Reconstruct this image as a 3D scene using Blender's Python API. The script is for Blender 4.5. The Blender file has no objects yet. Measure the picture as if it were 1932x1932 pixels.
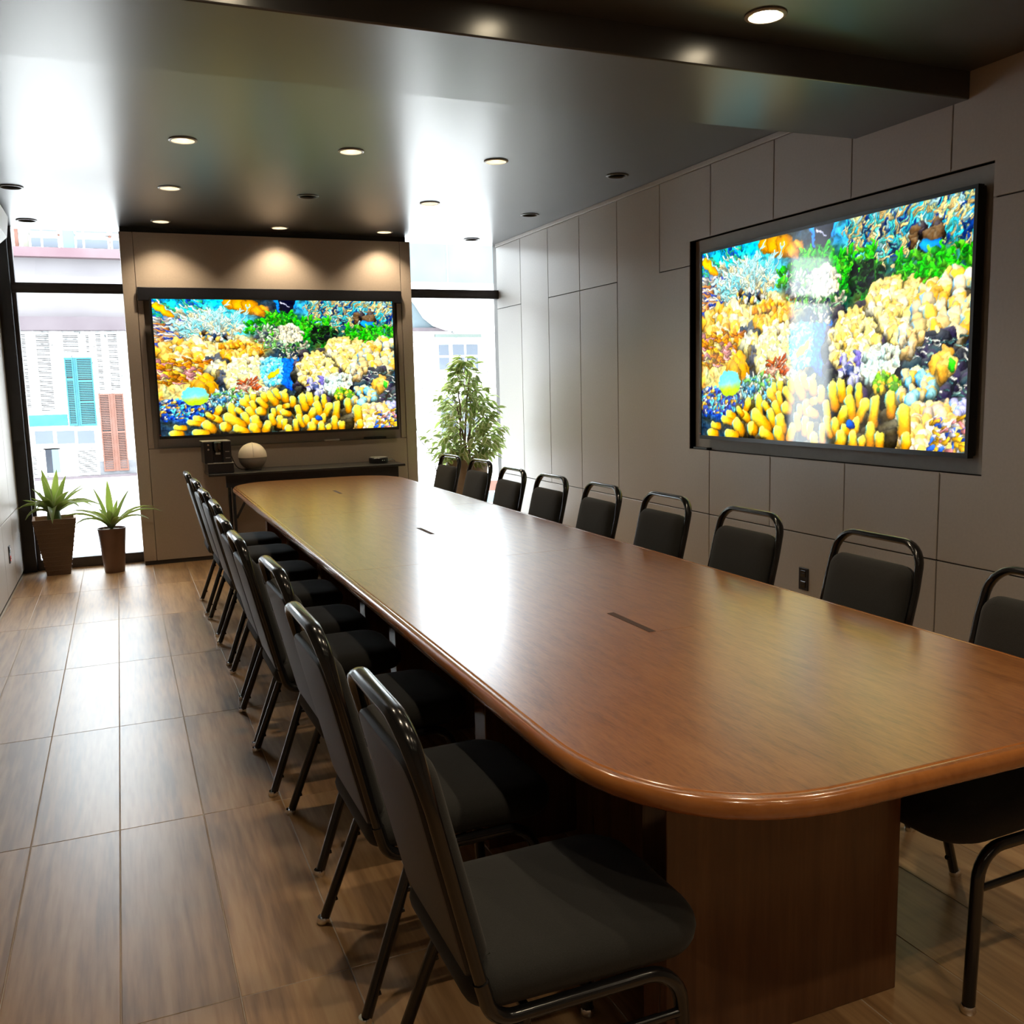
import bpy, bmesh, math, random
import numpy as np
from mathutils import Vector, Matrix

# ------------------------------------------------------------------ camera, sky, sun, exposure
scene = bpy.context.scene
COL = scene.collection
random.seed(3)

CAM_H = 1.5
YAW, PITCH, ROLL, FPX = 0.39352, -0.13519, -0.024656, 1761.86
def cam_matrix():
    cy, sy, cp, sp = math.cos(YAW), math.sin(YAW), math.cos(PITCH), math.sin(PITCH)
    f = Vector((sy*cp, cy*cp, sp)); r = Vector((cy, -sy, 0)); u = r.cross(f)
    cr, sr = math.cos(ROLL), math.sin(ROLL)
    r2 = cr*r + sr*u; u2 = -sr*r + cr*u
    m = Matrix((r2, u2, -f)).transposed().to_4x4(); m.translation = (0, 0, CAM_H)
    return m
cam_d = bpy.data.cameras.new('camera'); cam = bpy.data.objects.new('camera', cam_d); COL.objects.link(cam)
cam_d.sensor_fit = 'HORIZONTAL'; cam_d.sensor_width = 36.0; cam_d.lens = FPX/1932*36.0
cam_d.clip_start = .02; cam_d.clip_end = 300
cam.matrix_world = cam_matrix(); scene.camera = cam

world = bpy.data.worlds.new('overcast_sky'); scene.world = world; world.use_nodes = True
bg = world.node_tree.nodes['Background']; bg.inputs[0].default_value = (.86, .94, 1.0, 1); bg.inputs[1].default_value = 13.0
sun_d = bpy.data.lights.new('sun', 'SUN'); sun_d.energy = 6.0; sun_d.angle = .03; sun_d.color = (1, .97, .92)
sun = bpy.data.objects.new('sun', sun_d); COL.objects.link(sun)
sun.rotation_euler = Vector((.22, .6, -.77)).to_track_quat('-Z', 'Y').to_euler()
LAMP_W, LAMP_NEAR_W, LAMP_COL = 42.0, 40.0, (1.0, .80, .56)

vs = scene.view_settings
scene.display_settings.display_device = 'sRGB'
vs.view_transform = 'Standard'; vs.look = 'None'; vs.exposure = 0.0; vs.gamma = 1.0; vs.use_curve_mapping = False
scene.cycles.max_bounces = 8; scene.cycles.diffuse_bounces = 5; scene.cycles.glossy_bounces = 5
scene.cycles.transparent_max_bounces = 12; scene.cycles.sample_clamp_indirect = 12
scene.cycles.caustics_reflective = False; scene.cycles.caustics_refractive = False

# ------------------------------------------------------------------ room measures (metres)
WL, WR = -.85, 3.629            # side walls
YB = 9.0                        # glass plane
YREAR = -2.6
ZC, ZBEAM, ZNEAR = 2.91, 2.722, 2.842
BEAM0, BEAM1 = 3.262, 3.975

# ------------------------------------------------------------------ helpers
def link(o, parent=None):
    COL.objects.link(o)
    if parent is not None: o.parent = parent
    return o
def smooth(me, deg=40):
    for p in me.polygons: p.use_smooth = True
    try: me.set_sharp_from_angle(angle=math.radians(deg))
    except Exception: pass
def to_mesh(bm, name, mat, sm=None, recalc=True):
    if recalc: bmesh.ops.recalc_face_normals(bm, faces=bm.faces)
    me = bpy.data.meshes.new(name); bm.to_mesh(me); bm.free()
    for m in (mat if isinstance(mat, (list, tuple)) else [mat]): me.materials.append(m)
    if sm: smooth(me, sm)
    return me
def obj(name, bm, mat, parent=None, sm=None, loc=None, rz=None, recalc=True):
    me = bm if isinstance(bm, bpy.types.Mesh) else to_mesh(bm, name, mat, sm, recalc)
    o = bpy.data.objects.new(name, me); link(o, parent)
    if loc is not None: o.location = loc
    if rz is not None: o.rotation_euler = (0, 0, rz)
    return o
def thing(name, label, cat, loc=(0, 0, 0), rz=0, group=None):
    o = bpy.data.objects.new(name, None); o.empty_display_size = .1; link(o); o.location = loc; o.rotation_euler = (0, 0, rz)
    return tag(o, label, cat, group)
def tag(o, label, cat, group=None):
    o['label'] = label; o['category'] = cat
    if group: o['group'] = group
    return o
def struct(o): o['kind'] = 'structure'; return o
def box(bm, x0, x1, y0, y1, z0, z1, bev=0, seg=2):
    vs_ = [bm.verts.new((x, y, z)) for x in (x0, x1) for y in (y0, y1) for z in (z0, z1)]
    F = [(0,1,3,2),(4,6,7,5),(0,4,5,1),(2,3,7,6),(0,2,6,4),(1,5,7,3)]
    fs = [bm.faces.new([vs_[i] for i in f]) for f in F]
    if bev:
        es = list({e for f in fs for e in f.edges})
        bmesh.ops.bevel(bm, geom=es, offset=bev, segments=seg, affect='EDGES', profile=.5)
    return bm
def bx(*a, **k): return box(bmesh.new(), *a, **k)
def fillet(pts, rads, n=6):
    pts = [Vector(p) for p in pts]; out = [pts[0]]
    for i in range(1, len(pts)-1):
        r = rads[i-1] if isinstance(rads, (list, tuple)) else rads
        a, b, c = pts[i-1], pts[i], pts[i+1]; d0 = (a-b).normalized(); d1 = (c-b).normalized()
        ang = d0.angle(d1)
        t = min(r/math.tan(ang/2), (a-b).length*.49, (c-b).length*.49) if r > 0 else 0
        if t <= 1e-5: out.append(b); continue
        rr = t*math.tan(ang/2); ctr = b + (d0+d1).normalized()*(rr/math.sin(ang/2))
        p0, p1 = b+d0*t-ctr, b+d1*t-ctr; th = p0.angle(p1)
        for k in range(n+1):
            s = k/n; out.append(ctr + (p0*math.sin((1-s)*th)+p1*math.sin(s*th))/math.sin(th))
    out.append(pts[-1]); return out
def tube(bm, pts, r, n=8, ry=None, up=(0, 0, 1), cap=True):
    pts = [Vector(p) for p in pts]; rings = []; ry = ry or r
    T = [(pts[min(i+1, len(pts)-1)]-pts[max(i-1, 0)]).normalized() for i in range(len(pts))]
    nrm = Vector(up) - T[0]*Vector(up).dot(T[0])
    if nrm.length < 1e-4: nrm = Vector((1, 0, 0)) - T[0]*T[0].x
    nrm.normalize()
    for i, p in enumerate(pts):
        nrm = (nrm - T[i]*nrm.dot(T[i])).normalized(); b = T[i].cross(nrm)
        rr = r[i] if isinstance(r, (list, tuple)) else r; r2 = ry[i] if isinstance(ry, (list, tuple)) else ry
        rings.append([bm.verts.new(p + nrm*math.cos(2*math.pi*k/n)*rr + b*math.sin(2*math.pi*k/n)*r2) for k in range(n)])
    for a, b in zip(rings, rings[1:]):
        for k in range(n): bm.faces.new((a[k], a[(k+1) % n], b[(k+1) % n], b[k]))
    if cap: bm.faces.new(rings[0][::-1]); bm.faces.new(rings[-1])
    return bm
def lathe(bm, prof, n=24, c=(0, 0, 0)):
    rings = []
    for r, z in prof:
        if r < 1e-6: rings.append([bm.verts.new((c[0], c[1], c[2]+z))])
        else: rings.append([bm.verts.new((c[0]+r*math.cos(2*math.pi*k/n), c[1]+r*math.sin(2*math.pi*k/n), c[2]+z)) for k in range(n)])
    for a, b in zip(rings, rings[1:]):
        for k in range(n):
            q = [a[k % len(a)], a[(k+1) % len(a)], b[(k+1) % len(b)], b[k % len(b)]]
            q2 = []
            for v in q:
                if v not in q2: q2.append(v)
            if len(q2) > 2: bm.faces.new(q2)
    return bm
def round_rect(x0, x1, y0, y1, r, n=6):
    rs = r if isinstance(r, (list, tuple)) else [r]*4; P = []
    for (cx, cy, a0), q in zip(((x1, y1, 0), (x0, y1, 90), (x0, y0, 180), (x1, y0, 270)), rs):
        sx = -1 if cx == x1 else 1; sy = -1 if cy == y1 else 1
        for k in range(n+1):
            a = math.radians(a0 + 90*k/n); P.append(Vector((cx+sx*q+q*math.cos(a), cy+sy*q+q*math.sin(a))))
    return P
def loft(bm, P, prof, dome=None, close_bottom=True, M=None):
    """rings of outline P inset by d at height z for (d, z) in prof, top closed"""
    n = len(P); N = []
    for i in range(n):
        a, c = P[i-1], P[(i+1) % n]; t = c-a
        if t.length < 1e-9: t = P[(i+2) % n]-P[i-2]
        t.normalize(); N.append(Vector((-t.y, t.x)))
    M = M or Matrix.Identity(4); rings = []
    for d, z in prof: rings.append([bm.verts.new(M @ Vector((p.x+q.x*d, p.y+q.y*d, z))) for p, q in zip(P, N)])
    cx = sum(p.x for p in P)/n; cy = sum(p.y for p in P)/n
    if dome:
        d, z = prof[-1]
        for s, dz in dome: rings.append([bm.verts.new(M @ Vector((cx+(p.x+q.x*d-cx)*s, cy+(p.y+q.y*d-cy)*s, z+dz))) for p, q in zip(P, N)])
    for a, b in zip(rings, rings[1:]):
        for k in range(n):
            try: bm.faces.new((a[k], a[(k+1) % n], b[(k+1) % n], b[k]))
            except ValueError: pass
    bm.faces.new(rings[-1])
    if close_bottom: bm.faces.new(rings[0][::-1])
    return bm
def extrude_poly(bm, P3, d):
    """closed polygon (3d points) pushed by vector d"""
    d = Vector(d); a = [bm.verts.new(p) for p in P3]; b = [bm.verts.new(Vector(p)+d) for p in P3]
    bm.faces.new(a); bm.faces.new(b[::-1]); n = len(a)
    for k in range(n): bm.faces.new((a[k], b[k], b[(k+1) % n], a[(k+1) % n]))
    return bm
def xform(bm, M): bmesh.ops.transform(bm, matrix=M, verts=bm.verts); return bm

# ------------------------------------------------------------------ materials
def mat(name, col, rough=.5, metal=0, spec=.5, noise=None, bump=0, coat=0, coat_rough=.1, sheen=0, emit=None, estr=0, stretch=(1, 1, 1), ior=None, rvar=0, by_obj=0):
    """noise = (scale, second colour, contrast)"""
    m = bpy.data.materials.new(name); m.use_nodes = True; nt = m.node_tree; N = nt.nodes; L = nt.links
    p = N['Principled BSDF']; I = p.inputs
    I['Base Color'].default_value = (*col, 1); I['Roughness'].default_value = rough; I['Metallic'].default_value = metal
    I['Specular IOR Level'].default_value = spec
    if ior: I['IOR'].default_value = ior
    if coat: I['Coat Weight'].default_value = coat; I['Coat Roughness'].default_value = coat_rough
    if sheen: I['Sheen Weight'].default_value = sheen; I['Sheen Roughness'].default_value = .5
    if emit: I['Emission Color'].default_value = (*emit, 1); I['Emission Strength'].default_value = estr
    if noise or bump or rvar:
        tc = N.new('ShaderNodeTexCoord'); mp = N.new('ShaderNodeMapping'); mp.inputs['Scale'].default_value = stretch
        L.new(tc.outputs['Object'], mp.inputs[0]); vec = mp.outputs[0]
        if by_obj:
            oi = N.new('ShaderNodeObjectInfo'); va = N.new('ShaderNodeVectorMath'); va.operation = 'ADD'
            sc = N.new('ShaderNodeMath'); sc.operation = 'MULTIPLY'; sc.inputs[1].default_value = 37.; L.new(oi.outputs['Random'], sc.inputs[0])
            L.new(vec, va.inputs[0]); L.new(sc.outputs[0], va.inputs[1]); vec = va.outputs[0]
        nz = N.new('ShaderNodeTexNoise'); nz.inputs['Scale'].default_value = noise[0] if noise else 60; nz.inputs['Detail'].default_value = 6
        L.new(vec, nz.inputs['Vector'])
        if noise:
            rp = N.new('ShaderNodeValToRGB'); k = noise[2]/2; c_ = noise[3] if len(noise) > 3 else .5
            rp.color_ramp.elements[0].position = c_-k; rp.color_ramp.elements[1].position = c_+k
            rp.color_ramp.elements[0].color = (*col, 1); rp.color_ramp.elements[1].color = (*noise[1], 1)
            L.new(nz.outputs['Fac'], rp.inputs[0]); out = rp.outputs[0]
            if by_obj:
                hs = N.new('ShaderNodeHueSaturation'); mr = N.new('ShaderNodeMapRange'); mr.inputs[3].default_value = 1-by_obj; mr.inputs[4].default_value = 1+by_obj
                L.new(oi.outputs['Random'], mr.inputs[0]); L.new(mr.outputs[0], hs.inputs['Value']); L.new(out, hs.inputs['Color']); out = hs.outputs[0]
            L.new(out, I['Base Color'])
        if bump:
            b = N.new('ShaderNodeBump'); b.inputs['Strength'].default_value = bump; b.inputs['Distance'].default_value = .002
            L.new(nz.outputs['Fac'], b.inputs['Height']); L.new(b.outputs[0], I['Normal'])
        if rvar:
            mr2 = N.new('ShaderNodeMapRange'); mr2.inputs[3].default_value = max(0, rough-rvar); mr2.inputs[4].default_value = rough+rvar
            L.new(nz.outputs['Fac'], mr2.inputs[0]); L.new(mr2.outputs[0], I['Roughness'])
    return m
def wood(name, dark, mid, light, rough, scale, axis='Y', coat=0, coat_rough=.15, by_obj=0, rvar=.03, bump=.08, spec=.5, lo=.33, hi=.68, asp=.07, fine=.34):
    m = bpy.data.materials.new(name); m.use_nodes = True; nt = m.node_tree; N = nt.nodes; L = nt.links; p = N['Principled BSDF']; I = p.inputs
    tc = N.new('ShaderNodeTexCoord'); mp = N.new('ShaderNodeMapping')
    s = {'Y': (1, asp, 1), 'X': (asp, 1, 1), 'Z': (1, 1, asp)}[axis]
    mp.inputs['Scale'].default_value = [v*scale for v in s]; L.new(tc.outputs['Object'], mp.inputs[0]); vec = mp.outputs[0]
    oi = N.new('ShaderNodeObjectInfo')
    if by_obj:
        sc = N.new('ShaderNodeMath'); sc.operation = 'MULTIPLY'; sc.inputs[1].default_value = 91.; L.new(oi.outputs['Random'], sc.inputs[0])
        va = N.new('ShaderNodeVectorMath'); va.operation = 'ADD'; L.new(vec, va.inputs[0]); L.new(sc.outputs[0], va.inputs[1]); vec = va.outputs[0]
    n1 = N.new('ShaderNodeTexNoise'); n1.inputs['Scale'].default_value = 1.6; n1.inputs['Detail'].default_value = 3; n1.inputs['Distortion'].default_value = .6; L.new(vec, n1.inputs['Vector'])
    n2 = N.new('ShaderNodeTexNoise'); n2.inputs['Scale'].default_value = 9; n2.inputs['Detail'].default_value = 5; L.new(vec, n2.inputs['Vector'])
    mx = N.new('ShaderNodeMath'); mx.operation = 'MULTIPLY_ADD'; mx.inputs[1].default_value = fine; L.new(n2.outputs['Fac'], mx.inputs[0])
    h = N.new('ShaderNodeMath'); h.operation = 'MULTIPLY'; h.inputs[1].default_value = 1-fine; L.new(n1.outputs['Fac'], h.inputs[0]); L.new(h.outputs[0], mx.inputs[2])
    rp = N.new('ShaderNodeValToRGB'); E_ = rp.color_ramp.elements; E_[0].position = lo; E_[0].color = (*dark, 1); E_[1].position = hi; E_[1].color = (*light, 1)
    e = E_.new(.5); e.color = (*mid, 1); L.new(mx.outputs[0], rp.inputs[0]); out = rp.outputs[0]
    if by_obj:
        hs = N.new('ShaderNodeHueSaturation'); mr = N.new('ShaderNodeMapRange'); mr.inputs[3].default_value = 1-by_obj; mr.inputs[4].default_value = 1+by_obj
        L.new(oi.outputs['Random'], mr.inputs[0]); L.new(mr.outputs[0], hs.inputs['Value']); L.new(out, hs.inputs['Color']); out = hs.outputs[0]
    L.new(out, I['Base Color']); I['Specular IOR Level'].default_value = spec
    mr2 = N.new('ShaderNodeMapRange'); mr2.inputs[3].default_value = rough-rvar; mr2.inputs[4].default_value = rough+rvar; L.new(n2.outputs['Fac'], mr2.inputs[0]); L.new(mr2.outputs[0], I['Roughness'])
    if bump:
        b = N.new('ShaderNodeBump'); b.inputs['Strength'].default_value = bump; b.inputs['Distance'].default_value = .001; L.new(n2.outputs['Fac'], b.inputs['Height']); L.new(b.outputs[0], I['Normal'])
    if coat: I['Coat Weight'].default_value = coat; I['Coat Roughness'].default_value = coat_rough
    return m
def glass_mat():
    m = bpy.data.materials.new('window_glass'); m.use_nodes = True; nt = m.node_tree; N = nt.nodes; L = nt.links; N.clear()
    o = N.new('ShaderNodeOutputMaterial'); t = N.new('ShaderNodeBsdfTransparent'); t.inputs[0].default_value = (.97, .985, .985, 1)
    g = N.new('ShaderNodeBsdfGlossy'); g.inputs['Roughness'].default_value = .01; f = N.new('ShaderNodeFresnel'); f.inputs[0].default_value = 1.25
    x = N.new('ShaderNodeMixShader'); L.new(f.outputs[0], x.inputs[0]); L.new(t.outputs[0], x.inputs[1]); L.new(g.outputs[0], x.inputs[2]); L.new(x.outputs[0], o.inputs[0])
    return m
def leaf_mat(name, col, tr, rough=.45, mix=.55):
    m = bpy.data.materials.new(name); m.use_nodes = True; nt = m.node_tree; N = nt.nodes; L = nt.links; p = N['Principled BSDF']
    p.inputs['Base Color'].default_value = (*col, 1); p.inputs['Roughness'].default_value = rough
    oi = N.new('ShaderNodeObjectInfo'); hs = N.new('ShaderNodeHueSaturation'); mr = N.new('ShaderNodeMapRange'); mr.inputs[3].default_value = .7; mr.inputs[4].default_value = 1.3
    L.new(oi.outputs['Random'], mr.inputs[0]); L.new(mr.outputs[0], hs.inputs['Value']); hs.inputs['Color'].default_value = (*col, 1); L.new(hs.outputs[0], p.inputs['Base Color'])
    t = N.new('ShaderNodeBsdfTranslucent'); t.inputs[0].default_value = (*tr, 1); x = N.new('ShaderNodeMixShader'); x.inputs[0].default_value = mix
    L.new(p.outputs[0], x.inputs[1]); L.new(t.outputs[0], x.inputs[2]); L.new(x.outputs[0], N['Material Output'].inputs[0])
    return m

M = {}
M['ceiling'] = mat('ceiling_paint', (.042, .043, .045), .30, spec=1.0, noise=(3, (.046, .046, .048), .6))
M['ceil_near'] = M['ceiling']
M['panel'] = mat('panel_laminate', (.44, .40, .365), .38, noise=(70, (.48, .435, .395), .5), bump=.03)
M['groove'] = mat('groove_dark', (.035, .03, .028), .8, noise=(8, (.05, .045, .04), .5))
M['taupe'] = mat('taupe_laminate', (.41, .34, .275), .48, noise=(60, (.44, .365, .295), .5))
M['niche'] = mat('niche_back', (.36, .33, .30), .55, noise=(30, (.39, .36, .33), .5))
M['black_metal'] = mat('black_frame', (.014, .013, .014), .38, noise=(20, (.02, .018, .018), .5))
M['alu'] = mat('window_frame_metal', (.05, .042, .042), .35, metal=.3, noise=(20, (.065, .055, .052), .5))
M['tile'] = wood('wood_look_tile', (.23, .125, .052), (.37, .215, .095), (.46, .29, .14), .345, 6.5, 'Y', by_obj=.14, rvar=.004, bump=0, spec=.85, lo=.38, hi=.62, fine=.42)
M['grout'] = mat('grout', (.42, .36, .29), .7, noise=(40, (.5, .43, .35), .5))
M['table'] = wood('cherry_veneer', (.17, .060, .015), (.255, .095, .024), (.31, .128, .036), .30, 26, 'Y', coat=1.0, coat_rough=.24, bump=.012, asp=.15, fine=.5, lo=.36, hi=.64)
M['table_edge'] = wood('cherry_edge', (.27, .095, .024), (.32, .115, .029), (.36, .135, .036), .2, 9, 'Y', coat=.6, coat_rough=.08, bump=.02)
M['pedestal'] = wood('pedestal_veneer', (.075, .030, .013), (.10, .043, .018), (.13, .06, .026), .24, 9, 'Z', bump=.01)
M['slot'] = mat('slot_brush', (.03, .012, .006), .8, noise=(300, (.05, .02, .01), .5))
M['seat'] = mat('black_fabric', (.013, .013, .012), .92, spec=.3, noise=(420, (.023, .023, .021), .6), bump=.25, sheen=.06)
M['backpanel'] = mat('black_vinyl', (.011, .011, .012), .5, spec=.35, noise=(200, (.017, .0165, .018), .6), bump=.1)
M['tube'] = mat('black_gloss_tube', (.006, .006, .0065), .17, spec=.55, noise=(30, (.009, .009, .0095), .5))
M['chrome'] = mat('chrome', (.82, .82, .82), .12, metal=1, noise=(30, (.75, .75, .75), .5))
M['bezel'] = mat('tv_bezel', (.012, .012, .013), .3, noise=(40, (.02, .02, .02), .5))
M['plastic_black'] = mat('black_plastic', (.012, .012, .016), .32, noise=(60, (.018, .018, .022), .5))
M['gloss_black'] = mat('gloss_black', (.006, .006, .008), .08, noise=(60, (.009, .009, .01), .5), coat=.5)
M['grey_plastic'] = mat('grey_plastic', (.30, .29, .26), .4, noise=(60, (.34, .33, .3), .5))
M['white_plastic'] = mat('white_plastic', (.78, .77, .74), .4, noise=(60, (.82, .81, .78), .5))
M['cream'] = mat('cream_shell', (.72, .62, .47), .5, noise=(60, (.76, .66, .5), .5))
M['grey_fabric'] = mat('grey_knit', (.25, .21, .175), .9, noise=(250, (.32, .28, .235), .6), bump=.2)
M['red'] = mat('red_socket', (.75, .05, .02), .4, noise=(60, (.8, .07, .03), .5))
M['side_table'] = mat('black_laminate_top', (.03, .029, .028), .28, noise=(120, (.04, .038, .036), .5))
M['lamp_on'] = mat('lamp_glow', (1, .9, .7), .5, emit=(1, .84, .58), estr=26, noise=(30, (1, .92, .75), .5))
M['lamp_off'] = mat('lamp_lens_off', (.02, .02, .02), .25, noise=(30, (.03, .03, .03), .5))
M['reflector'] = mat('lamp_reflector', (.55, .50, .40), .3, metal=.8, noise=(30, (.6, .55, .45), .5))
M['trim_ring'] = mat('lamp_trim', (.42, .40, .38), .35, noise=(30, (.46, .44, .42), .5))
M['trim_dark'] = mat('lamp_trim_dark', (.10, .10, .10), .35, noise=(30, (.12, .12, .12), .5))
M['glass'] = glass_mat()

# ------------------------------------------------------------------ the room shell
def ceiling_plate(name, x0, x1, y0, y1, z, holes, r=.062):
    bm = bmesh.new(); E_ = []
    def loop(P):
        v = [bm.verts.new(p) for p in P]
        for i in range(len(v)): E_.append(bm.edges.new((v[i], v[(i+1) % len(v)])))
    loop([(x0, y0, z), (x1, y0, z), (x1, y1, z), (x0, y1, z)])
    for hx, hy in holes: loop([(hx+r*math.cos(2*math.pi*k/24), hy+r*math.sin(2*math.pi*k/24), z) for k in range(24)])
    bmesh.ops.triangle_fill(bm, use_beauty=True, use_dissolve=False, edges=E_)
    for f in bm.faces:
        f.normal_update()
        if f.normal.z > 0: f.normal_flip()
    return struct(obj(name, bm, M['ceiling'], recalc=False))
FAR_LIGHTS = [  # x, y, lit, row, place in row
    (.444, 5.76, 1, 'the row behind the ceiling beam', 'first from the aisle'), (1.395, 5.735, 1, 'the row behind the ceiling beam', 'second from the aisle'),
    (2.325, 5.72, 1, 'the row behind the ceiling beam', 'third from the aisle'), (3.282, 5.865, 0, 'the row behind the ceiling beam', 'beside the panelled screen wall'),
    (-.562, 7.333, 0, 'the middle row', 'over the aisle edge'), (.438, 7.085, 1, 'the middle row', 'first lit one from the aisle'),
    (1.396, 7.12, 0, 'the middle row', 'dark between two lit ones'), (2.337, 7.133, 1, 'the middle row', 'lit one on the panelled wall side'),
    (3.298, 7.39, 0, 'the middle row', 'beside the panelled screen wall'),
    (-.572, 8.653, 0, 'the window row', 'above the agave planters'), (.433, 8.444, 1, 'the window row', 'over one end of the taupe screen wall'),
    (1.407, 8.518, 1, 'the window row', 'over the middle of the taupe screen wall'), (2.346, 8.516, 1, 'the window row', 'over the ficus end of the taupe screen wall'),
    (3.275, 8.736, 0, 'the window row', 'above the ficus')]
NEAR_LIGHTS = [(x, y) for y in (3.03, 1.55, .1, -1.35) for x in (.44, 1.395, 2.33)]
ceiling_plate('ceiling', WL-.2, WR+.25, BEAM1, YB+.12, ZC, [(a[0], a[1]) for a in FAR_LIGHTS])
ceiling_plate('ceiling', WL-.2, WR+.25, YREAR, BEAM0, ZNEAR, NEAR_LIGHTS)
bm = bx(WL-.2, WR+.25, BEAM0, BEAM1, ZBEAM, 3.2, bev=.006)
struct(obj('ceiling_beam', bm, M['ceiling']))
struct(obj('roof_slab', bx(WL-.5, WR+.6, YREAR-.3, YB+.2, 3.2, 3.5), mat('sun_block_grey', (.4, .4, .4), .8, noise=(5, (.45, .45, .45), .5))))  # unseen slab added over the ceiling to keep sunlight from leaking in
struct(obj('wall_front', bx(WL-.3, WR+.3, YB+.06, YB+.12, ZC+.004, 3.2), M['alu']))      # the head above the windows
struct(obj('wall_rear', bx(WL-.2, WR+.25, YREAR-.15, YREAR, 0, 3.2), M['panel']))

# floor: grout bed and wood-look tiles laid in stack bond
floor = struct(obj('floor', bx(WL-.2, WR+.3, YREAR, YB+.12, -.12, -.0015), M['grout']))
TX0, TW, TY0, TL = -.105, .2772, .04, 1.11
def tile_mesh(w, l): return to_mesh(box(bmesh.new(), -w/2, w/2, -l/2, l/2, -.008, 0, bev=.0012, seg=1), 'tile', M['tile'])
tile_cache = {}
xs = [WL] + [TX0+TW*k for k in range(-2, 14) if WL+.02 < TX0+TW*k < WR-.02] + [WR]
ys = [YREAR, -2.18, -1.07] + [TY0+TL*k for k in range(0, 9)] + [9.05]
for i in range(len(xs)-1):
    for j in range(len(ys)-1):
        w, l = xs[i+1]-xs[i]-.003, ys[j+1]-ys[j]-.003; key = (round(w, 3), round(l, 3))
        if key not in tile_cache: tile_cache[key] = tile_mesh(w, l)
        obj('tile', tile_cache[key], None, floor, loc=((xs[i]+xs[i+1])/2, (ys[j]+ys[j+1])/2, 0))

# right wall: dark backing with a recess for the screen, laminate panels on it
T = .012; NY0, NY1, NZ0, NZ1 = 3.112, 5.503, 1.032, 2.427; ND = .05
bm = bmesh.new(); X0, X1 = WR+T, WR+.3
box(bm, X0, X1, YREAR, NY0, 0, 3.2); box(bm, X0, X1, NY1, YB+.12, 0, 3.2); box(bm, X0, X1, NY0, NY1, 0, NZ0); box(bm, X0, X1, NY0, NY1, NZ1, 3.2)
wall_r = struct(obj('wall_right', bm, M['groove']))
bm = bmesh.new(); box(bm, WR+ND, WR+ND+.1, NY0-.05, NY1+.05, NZ0-.05, NZ1+.05)
box(bm, WR+.004, WR+ND, NY0-.012, NY0, NZ0-.012, NZ1+.012); box(bm, WR+.004, WR+ND, NY0, NY1, NZ0-.012, NZ0); box(bm, WR+.004, WR+ND, NY0, NY1, NZ1, NZ1+.012)
obj('niche_lining', bm, M['niche'], wall_r)
obj('niche_end', bx(WR+.004, WR+ND, NY1, NY1+.012, NZ0-.012, NZ1+.012), M['groove'], wall_r)  # far end of the recess: its shadow is put into the dark colour
G = .0035
def panel_poly(P, parent, x, side, m):
    bm = extrude_poly(bmesh.new(), [(x, y, z) for y, z in P], (T*.98*side, 0, 0))
    bmesh.ops.recalc_face_normals(bm, faces=bm.faces)
    es = [e for e in bm.edges]
    bmesh.ops.bevel(bm, geom=es, offset=.0015, segments=1, affect='EDGES')
    return obj('panel', bm, m, parent)
def rect(y0, y1, z0, z1): return [(y0+G, z0+G), (y1-G, z0+G), (y1-G, z1-G), (y0+G, z1-G)]
GZ, UZ, TZ = .60, 2.268, 2.878
PV = [9.0, 8.389, 7.767, 7.146, 6.505, 5.888, 5.266, 4.628, 3.992, 3.349, 2.72]
PP = []
for a, b in ((8.389, 9.0), (7.146, 7.767), (6.505, 7.146)): PP += [rect(a, b, GZ, UZ), rect(a, b, UZ, TZ)]
g = G
PP += [rect(7.767, 8.389, GZ, TZ),
       [(5.266+g, GZ+g), (6.505-g, GZ+g), (6.505-g, TZ-g), (5.888+g, TZ-g), (5.888+g, UZ-g), (NY1, UZ-g), (NY1, NZ0), (5.266+g, NZ0)],
       [(NY1, UZ+g), (5.888-g, UZ+g), (5.888-g, TZ-g), (5.266+g, TZ-g), (5.266+g, NZ1), (NY1, NZ1)]]
for a, b in ((4.628, 5.266), (3.992, 4.628), (3.349, 3.992)): PP += [rect(a, b, GZ, NZ0+G), rect(a, b, NZ1-G, TZ)]
PP += [[(2.72+g, GZ+g), (3.349-g, GZ+g), (3.349-g, NZ0), (NY0, NZ0), (NY0, UZ-g), (2.72+g, UZ-g)], [(2.72+g, UZ+g), (NY0, UZ+g), (NY0, NZ1), (3.349-g, NZ1), (3.349-g, TZ-g), (2.72+g, TZ-g)]]
for a, b in ((7.146, 9.0), (5.266, 7.146), (3.349, 5.266), (1.45, 3.349), (-.45, 1.45), (YREAR, -.45)): PP.append(rect(a, b, .05, GZ))
for k in range(8):
    a = 2.72-.635*(k+1); PP += [rect(a, a+.635, GZ, UZ), rect(a, a+.635, UZ, TZ)]
for P in PP: panel_poly(P, wall_r, WR+T, -1, M['panel'])
struct(obj('trim_1', bx(WR-.008, WR+T, BEAM1+.001, YB, TZ, ZC, bev=.003), M['panel']))
struct(obj('baseboard_right', bx(WR, WR+T, YREAR, YB, 0, .05), M['groove']))

# left wall, same panels
wall_l = struct(obj('wall_left', bx(WL-.25, WL-T, YREAR, 8.9, 0, 3.2), M['groove']))
yl = [8.9-.635*k for k in range(18)] + [YREAR]
for a, b in zip(yl[1:], yl): 
    for z0, z1 in ((.03, .578), (.578, UZ), (UZ, TZ+.03)): panel_poly(rect(a, b, z0, z1), wall_l, WL-T, 1, M['panel'])

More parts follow.
